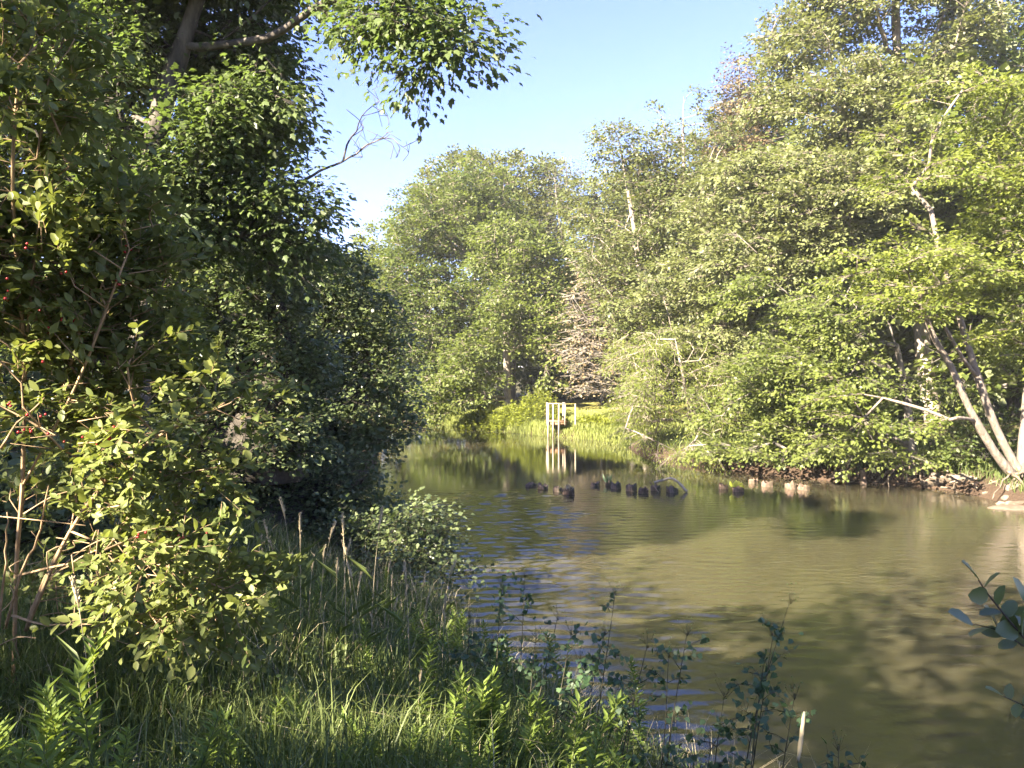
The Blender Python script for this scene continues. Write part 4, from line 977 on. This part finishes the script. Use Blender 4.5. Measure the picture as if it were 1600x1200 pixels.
# right bank rough grass in the shade
g = Geo(); x, y, d = sample_land(30000, 4, 18, 18, 40, .3, 4, rng)
blades(g, x, y, ground(x, y), rng.uniform(.15, .45, len(x)), rng.uniform(.015, .03, len(x)), rng, .5, rng.random(len(x))*.6)
props(g.build('shade_grass', M['grass']), 'rough grass under the right bank trees', 'grass', kind='stuff')

# bushy weeds on the far bank
for i, (px, py, Y, rx, ry, lab) in enumerate([(838, 632, 46.5, 38, 26, 'tall mound of bright yellow green weeds left of the wooden landing'), (790, 648, 47.5, 34, 18, 'middle mound of yellow green weeds between the landing and the pale maple'),
                                        (748, 652, 49.5, 30, 14, 'low mound of weeds at the left end of the sunny far bank'), (925, 662, 43, 26, 12, 'loose yellow weeds on the bank right of the wooden landing'), (958, 668, 41.5, 24, 14, 'yellow green weeds against the foot of the withered tree'), (870, 668, 44.8, 14, 8, 'small weeds at the foot of the landing')]):
    rng = R(960+i); c = P(px, py, Y); z0 = gz(c[0], c[1])
    t = thing('weed_clump', (c[0], c[1], z0), lab, 'weeds', 'weed clumps on the far bank'); lf = Geo(); st = Geo()
    rxm, h = rx*Y/F, max(.5, c[2]+ry*Y/F-z0); n = 130
    a = rng.uniform(0, 6.28, n); q = np.sqrt(rng.random(n)); bx = c[0]+np.cos(a)*q*rxm; by = c[1]+np.sin(a)*q*rxm*.7
    hh = h*np.sqrt(np.maximum(.1, 1-q*q*.85))*rng.uniform(.75, 1.08, n)
    gzv_ = ground(bx, by); B = np.stack([bx, by, gzv_], 1); T = B+np.stack([rng.normal(0, .1, n), rng.normal(0, .1, n), hh], 1)
    prisms(st, B, T, .008, .004)
    for k in range(24):
        f = rng.uniform(.25, 1.0, n); pp = B+(T-B)*f[:, None]; ax = rng.normal(0, 1, (n, 3)); ax[:, 2] = .5
        add_leaves(lf, pp, ax, np.array([0, 0, 1.])+rng.normal(0, .4, (n, 3)), rng.uniform(.12, .24, n), np.clip(.5+rng.normal(0, .25, n), 0, 1), 'lance', 1.8)
    st.build('stems', M['stem_green'], t); lf.build('leaves', M['fern'], t)

# ------------------------------------------------------------------ single plants on the near bank
def goldenrod(seed, h):
    """upright leafy weed: a stem crowded with narrow leaves"""
    rng = R(seed); t = thing('leafy_weed', (0, 0, 0), 'weed', 'weed', None); st = Geo(); lf = Geo()
    p = smooth_path(np.array([[0, 0, 0], [rng.normal(0, .03), rng.normal(0, .03), h*.5], [rng.normal(0, .06), rng.normal(0, .06), h]]), .05)
    tube(st, p, np.linspace(.005, .002, len(p)), 6)
    n = int(70*h/.7); f = np.linspace(.12, 1, n)**.8; idx = f*(len(p)-1); i0 = np.minimum(idx.astype(int), len(p)-2); fr = (idx-i0)[:, None]
    pos = p[i0]*(1-fr)+p[i0+1]*fr; a = np.arange(n)*2.4+rng.normal(0, .3, n); el = .25+.9*f**2
    ax = np.stack([np.cos(a), np.sin(a), el*1.1], 1); nr = np.stack([-np.cos(a)*el, -np.sin(a)*el, np.ones(n)], 1)+rng.normal(0, .15, (n, 3))
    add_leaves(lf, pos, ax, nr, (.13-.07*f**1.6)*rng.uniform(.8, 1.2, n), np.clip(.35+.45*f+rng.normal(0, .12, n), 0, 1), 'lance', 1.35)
    st.build('stem', M['stem_green'], t); lf.build('leaves', M['weed'], t)
    return t
gp = [goldenrod(1000+i, h) for i, h in enumerate((.62, .75, .9, .55))]
GW = 'leafy weeds on the near bank'
GOLD = [(60, 1030, 2.9, 'tall leafy weed at the lower left below the berry bush'), (18, 1085, 2.7, None), (110, 1075, 2.7, None), (165, 1065, 2.75, 'leafy weed with a feathery upright top right of the lower left corner plants'), (75, 1110, 2.6, None), (-15, 1120, 2.6, None),
        (200, 1130, 2.6, None), (130, 1140, 2.45, None), (595, 1115, 3.6, None), (560, 1150, 3.3, None), (640, 1145, 3.5, None), (520, 1165, 3.2, None),
        (750, 1045, 4.2, 'tallest sunlit weed glowing yellow beside the water'), (728, 1075, 4.2, None), (768, 1060, 4.25, None), (690, 1060, 4.4, 'slender sunlit weed left of the tallest glowing weed'), (740, 1105, 4.1, None), (785, 1105, 4.15, None), (860, 1090, 4.25, 'sunlit weed among the dark stalks right of the tallest glowing weed'), (835, 1105, 4.2, None),
        (400, 1120, 3.6, None), (450, 1090, 4.0, None), (345, 1150, 3.3, None), (880, 1150, 4.2, None), (800, 1150, 4.1, None), (940, 1150, 4.2, None), (30, 1150, 2.4, None), (655, 1185, 3.4, None), (1000, 1170, 4.1, None), (715, 1100, 4.15, None), (755, 1080, 4.15, None), (742, 1068, 4.25, None), (810, 1120, 4.1, None), (705, 1125, 4.15, None), (772, 1135, 4.1, None), (880, 1110, 4.1, None), (905, 1100, 4.2, None), (845, 1140, 4.1, None)]
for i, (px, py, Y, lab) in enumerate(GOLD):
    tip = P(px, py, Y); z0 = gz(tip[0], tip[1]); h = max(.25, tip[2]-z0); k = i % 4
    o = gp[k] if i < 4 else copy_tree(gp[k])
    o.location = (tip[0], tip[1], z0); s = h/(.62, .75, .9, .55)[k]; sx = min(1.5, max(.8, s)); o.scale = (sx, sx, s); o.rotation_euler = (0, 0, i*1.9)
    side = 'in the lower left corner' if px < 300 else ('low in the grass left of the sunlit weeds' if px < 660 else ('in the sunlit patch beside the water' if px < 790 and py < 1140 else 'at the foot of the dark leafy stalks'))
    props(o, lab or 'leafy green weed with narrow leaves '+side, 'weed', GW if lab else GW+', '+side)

rw = R(46); nw = 0
for _ in range(400):
    x_, y_ = rw.uniform(-3.6, 1.2), rw.uniform(2.6, 8.5); d_ = signed(x_, y_)[0]
    if d_ < .35 or d_ > 6 or abs(x_) > .75*y_ or (x_ < -1.2 and 3.4 < y_ < 5.4): continue
    k = nw % 4; o = copy_tree(gp[k]); o.location = (x_, y_, gz(x_, y_)); s = rw.uniform(.6, 1.0); o.scale = (s*1.15, s*1.15, s); o.rotation_euler = (rw.normal(0, .1), rw.normal(0, .1), rw.uniform(0, 6.28))
    props(o, 'green leafy weed half sunk in the shaded bank grass', 'weed', 'leafy weeds in the bank grass'); nw += 1
    if nw >= 105: break

def reed(seed, h):
    rng = R(seed); t = thing('seed_stalk', (0, 0, 0), 'x', 'grass stalk', None); st = Geo(); hd = Geo()
    lean = rng.normal(0, .06, 2); p = smooth_path(np.array([[0, 0, 0], [lean[0]*.3, lean[1]*.3, h*.5], [lean[0], lean[1], h*.88], [lean[0]*1.5, lean[1]*1.5, h]]), .05)
    m = int(len(p)*.86); tube(st, p[:m+1], np.linspace(.003, .0016, m+1), 4)
    q = p[m:]; s = np.linspace(0, 1, len(q)); tube(hd, q, .0065*np.sin(np.pi*np.clip(s*.85+.12, 0, 1))+.001, 6, .5)
    n = 60; f = rng.random(n); i0 = np.minimum((f*(len(q)-1)).astype(int), len(q)-2); pp = q[i0]+(q[i0+1]-q[i0])*rng.random((n, 1))
    ax = rng.normal(0, .4, (n, 3)); ax[:, 2] = 1; add_leaves(hd, pp, ax, rng.normal(0, 1, (n, 3)), .026, rng.random(n), 'lance', 1.6)
    lv = Geo()
    for k in range(3):
        z = h*(.2+.2*k); a = rng.uniform(0, 6.28); c = np.array([math.cos(a), math.sin(a), 0]); b = np.array([lean[0]*z/h, lean[1]*z/h, z])
        add_leaves(lv, b[None], (c+np.array([0, 0, .9]))[None], np.array([[0, 0, 1.]]), [.3], [.5], 'lance', .45)
    st.build('stem', M['seed'], t); hd.build('seed_head', M['seed'], t); lv.build('leaves', M['grass'], t)
    return t
rp = [reed(1100+i, 1.0) for i in range(5)]
REED = [(541, 808), (578, 797), (500, 850), (513, 885), (524, 870), (532, 842), (470, 800), (462, 780), (445, 835), (430, 815), (418, 855), (555, 848), (600, 880), (612, 905), (628, 918), (641, 882), (652, 902), (662, 930), (683, 875), (690, 925), (606, 935), (588, 905), (568, 880),
        (672, 965), (707, 950), (625, 1000), (722, 935), (480, 872), (455, 870), (398, 840), (380, 870), (549, 900), (635, 940), (495, 815), (650, 1040), (715, 1075), (678, 1080), (645, 1085), (405, 1060), (148, 905), (160, 990), (590, 955)]
rr_ = R(44)
for i, (px, py) in enumerate(REED):
    Y = rr_.uniform(5.6, 7.6) if py < 1010 else rr_.uniform(4.2, 5.0)
    if px < 200: Y = 3.6
    tip = P(px, py, Y); z0 = gz(tip[0], tip[1]); h = max(.4, tip[2]-z0); k = i % 5
    o = rp[k] if i < 5 else copy_tree(rp[k]); o.location = (tip[0], tip[1], z0); w = min(h, 1.1); o.scale = (w, w, h); o.rotation_euler = (0, 0, i*2.1)
    lab = {0: 'second tallest pale seed stalk, standing just left of the tallest one before the willow bush', 1: 'tallest pale seed stalk standing before the low willow bush', 39: 'pale seed stalk rising in front of the berry bush stems'}.get(i)
    props(o, lab or 'thin pale seed head on a stalk among the near bank grass', 'grass stalk', 'seed stalks in the near grass' if not lab else 'tall seed stalks')
# the timothy spike at the right
t = thing('timothy_stalk', (*base_at(1247, 3.9), gz(*base_at(1247, 3.9))), 'single fat pale timothy spike standing against the water at the lower right', 'grass stalk')
a, b, c = np.array(t.location), P(1247, 1190, 3.9), P(1257, 1112, 3.9); st = Geo(); hd = Geo()
tube(st, smooth_path(np.array([a, (a+b)/2+np.array([.01, 0, 0]), b]), .06), .003, 5); st.build('stem', M['stem_green'], t)
q = smooth_path(np.array([b, (b+c)/2, c]), .02); tube(hd, q, .011*np.sin(np.pi*np.linspace(.12, .93, len(q)))**.5, 9, .6, True, .1, R(3)); hd.build('seed_head', M['seed'], t, smooth=True)

# meadow rue: thin dark stalks with clusters of small three-lobed leaves
def rue(tip, base, seed, label, group, side=None):
    rng = R(seed); t = thing('meadow_rue', base, label, 'wild plant', group); st = Geo(); lf = Geo()
    base, tip = np.asarray(base), np.asarray(tip); h = np.linalg.norm(tip-base)
    p = smooth_path(np.array([base, base+(tip-base)*.5+rng.normal(0, .025, 3), tip]), .06); tube(st, p, np.linspace(.0052, .0018, len(p)), 5)
    for f in np.concatenate([rng.uniform(.45, .7, 2), rng.uniform(.7, 1.0, 5)]):
        q = p[int(f*(len(p)-1))]; a = rng.uniform(0, 6.28); ln = rng.uniform(.07, .19)*(1.25-.6*f)
        e = q+ln*np.array([math.cos(a), math.sin(a)*.8, rng.uniform(.1, .8)]); tube(st, np.array([q, (q+e)/2+np.array([0, 0, .01]), e]), .0018, 4)
        m = int(rng.integers(5, 11)); pp = e+rng.normal(0, .028, (m, 3)); pp[::3] = q+(e-q)*rng.random((len(pp[::3]), 1))
        ax = rng.normal(0, 1, (m, 3))+(e-q)/ln*.8; nr = np.array([-.1, -.5, .9])+rng.normal(0, .5, (m, 3))
        prisms(st, np.broadcast_to(e, pp.shape), pp, .001, .0008)
        add_leaves(lf, pp, ax, nr, rng.uniform(.028, .05, m), np.clip(rng.normal(.45, .25, m), 0, 1), 'trident', 1.15)
    m = 14; pp = tip+rng.normal(0, .03, (m, 3))+np.array([0, 0, .035]); prisms(st, np.broadcast_to(tip-np.array([0, 0, .03]), pp.shape), pp, .0009, .0006)
    add_leaves(lf, pp, rng.normal(0, 1, (m, 3)), rng.normal(0, 1, (m, 3)), .012, .9, 'diamond')
    st.build('stem', M['stem_dark'], t, smooth=True); lf.build('leaves', M['rue'], t)
RUE = [(783, 912, 755, 1150, 5.3), (820, 896, 790, 1150, 5.5), (838, 990, 800, 1180, 4.9), (872, 962, 815, 1200, 5.0), (893, 985, 835, 1220, 4.8), (962, 922, 900, 1230, 4.7), (946, 985, 880, 1230, 4.8), (905, 1030, 850, 1230, 4.6), (1012, 1005, 950, 1240, 4.6), (1074, 985, 1025, 1260, 4.4), (1045, 1020, 1000, 1240, 4.5),
       (1235, 935, 1140, 1290, 4.2), (1208, 990, 1150, 1290, 4.2), (1190, 1055, 1160, 1290, 4.1), (1132, 1082, 1110, 1280, 4.2), (1242, 1085, 1190, 1290, 4.1), (1310, 1165, 1290, 1290, 3.9), (990, 1090, 960, 1240, 4.4), (1110, 1165, 1090, 1280, 4.1), (735, 960, 720, 1100, 5.8), (770, 1000, 745, 1150, 5.4)]
RL = {5: 'bushiest dark meadow rue stalk in the middle, its tip outlined on the water', 9: 'meadow rue stalk leaning right, rightmost of the dense group of dark stalks', 11: 'tall meadow rue with a fine feathery top standing alone over the open water', 16: 'short meadow rue tip lowest and farthest to the right', 1: 'meadow rue stalk with the highest tip beside the willow bush'}
for i, (px, py, bx, by, Y) in enumerate(RUE):
    tip = P(px, py, Y); b = P(bx, by, Y-.2); b[2] = gz(b[0], b[1])
    rue(tip, b, 1200+i, RL.get(i, 'thin dark meadow rue stalk with small lobed leaves against the water'), 'meadow rue stalks on the near bank')

# alder at the right whose twigs reach into the picture
ab = (2.75, 2.35); az = gz(*ab); rng = R(60)
at = thing('alder_sapling', (*ab, az), 'alder sapling with round leaves reaching in at the right edge over the water', 'shrub'); st = Geo(); lf = Geo()
def twig(pts, r, n, leaf, rng):
    p = smooth_path(np.array(pts), .03); tube(st, p, np.linspace(r, r*.35, len(p)), 6)
    k = np.linspace(len(p)*.35, len(p)-1, n).astype(int); q = p[k]; dr = norm(p[-1]-p[0]); s = np.where(np.arange(n) % 2, 1, -1)[:, None]
    perp = norm(np.cross(dr, np.array([0, 1., 0]))); ax = dr*.5+perp*s*.8+rng.normal(0, .25, (n, 3)); ax[-1] = dr
    nr = np.array([-.2, -.35, .9])+rng.normal(0, .45, (n, 3)); add_leaves(lf, q, ax, nr, leaf*rng.uniform(.75, 1.15, n), np.clip(rng.normal(.5, .2, n), 0, 1), 'round', .82)
J = np.array([2.45, 2.4, az+.55])
tube(st, smooth_path(np.array([[ab[0], ab[1], az-.1], [2.6, 2.38, az+.3], J, [2.3, 2.45, az+.95], [2.2, 2.5, az+1.5]]), .08), np.linspace(.016, .008, 25)[:len(smooth_path(np.array([[ab[0], ab[1], az-.1], [2.6, 2.38, az+.3], J, [2.3, 2.45, az+.95], [2.2, 2.5, az+1.5]]), .08))] if False else .011, 7)
hub = P(1640, 1040, 2.45)
tube(st, smooth_path(np.array([J, (J+hub)/2+np.array([.03, 0, 0]), hub]), .05), .007, 6)
twig([hub, P(1590, 985, 2.42), P(1545, 930, 2.4), P(1528, 905, 2.4)], .005, 8, .088, rng)
twig([hub, P(1600, 1010, 2.45), P(1560, 985, 2.45), P(1520, 975, 2.45)], .004, 7, .082, rng)
twig([hub, P(1620, 985, 2.5), P(1600, 940, 2.5)], .004, 6, .09, rng)
hub2 = P(1650, 1130, 2.45); tube(st, smooth_path(np.array([J, (J+hub2)/2, hub2]), .05), .006, 6)
twig([hub2, P(1605, 1105, 2.45), P(1568, 1088, 2.45)], .004, 6, .06, rng)
for k in range(14):
    b_ = np.array([2.3, 2.45, az+.5+.07*k]); e_ = b_+np.array([rng.uniform(.05, .5), rng.uniform(-.3, .3), rng.uniform(.05, .35)]); twig([b_, (b_+e_)/2, e_], .004, 8, .085, rng)
st.build('stem', M['bark_dark'], at, smooth=True); lf.build('leaves', M['leaf_alder'], at)

# ------------------------------------------------------------------ the humid evening air
hz = Geo(); box(hz, np.array([gx[0]-6, gy[0]-6, -2.2]), np.array([gx[-1]+6, gy[-1]+6, 34.0]))
hm, hnt, hout = mat_nodes('humid_air')
pv = hnt.nodes.new('ShaderNodeVolumePrincipled'); pv.inputs['Color'].default_value = (.95, .97, 1, 1); pv.inputs['Density'].default_value = .00045
hnt.links.new(pv.outputs[0], hout.inputs['Volume'])
props(hz.build('haze', hm), 'thin humid evening haze over the river', 'haze', kind='stuff')

# ------------------------------------------------------------------ camera, sun, sky
cam = bpy.data.cameras.new('camera'); co = bpy.data.objects.new('camera', cam); COL.objects.link(co)
co.location = (0, 0, H); co.rotation_euler = (math.radians(90), 0, 0)
cam.sensor_width = 36; cam.lens = 36*F/1600; cam.shift_y = -(600-HY)/1600; cam.clip_start = .05; cam.clip_end = 3000
scene.camera = co
sl = bpy.data.lights.new('sun', 'SUN'); so = bpy.data.objects.new('sun', sl); COL.objects.link(so)
sl.energy = 4.8; sl.angle = math.radians(.53); sl.color = (1.0, .89, .70)
so.rotation_euler = Vector(SUN).to_track_quat('Z', 'Y').to_euler(); so.location = (-20, -20, 30)
wd = bpy.data.worlds.new('World'); scene.world = wd; wd.use_nodes = True
nt = wd.node_tree; nt.nodes.clear()
sky = nt.nodes.new('ShaderNodeTexSky'); sky.sky_type = 'NISHITA'; sky.sun_disc = False
sky.sun_elevation = SUN_EL; sky.sun_rotation = math.atan2(SUN[0], SUN[1]); sky.air_density = 1.0; sky.dust_density = .25; sky.ozone_density = 1.4
bgn = nt.nodes.new('ShaderNodeBackground'); bgn.inputs['Strength'].default_value = .05
wo = nt.nodes.new('ShaderNodeOutputWorld'); tint = mix_col(nt, 1.0, (1, 1, 1), (.80, .75, 1.05)); mx = tint.node; mx.blend_type = 'MULTIPLY'; nt.links.new(sky.outputs[0], mx.inputs[6]); nt.links.new(tint, bgn.inputs[0]); nt.links.new(bgn.outputs[0], wo.inputs[0])
vs = scene.view_settings
scene.display_settings.display_device = 'sRGB'; vs.view_transform = 'Standard'; vs.look = 'None'; vs.exposure = 3.155; vs.gamma = 1
cy = scene.cycles
scene.render.engine = 'CYCLES'
cy.max_bounces = 9; cy.diffuse_bounces = 5; cy.glossy_bounces = 3; cy.transmission_bounces = 5; cy.transparent_max_bounces = 8
cy.caustics_reflective = False; cy.caustics_refractive = False; cy.sample_clamp_indirect = 6
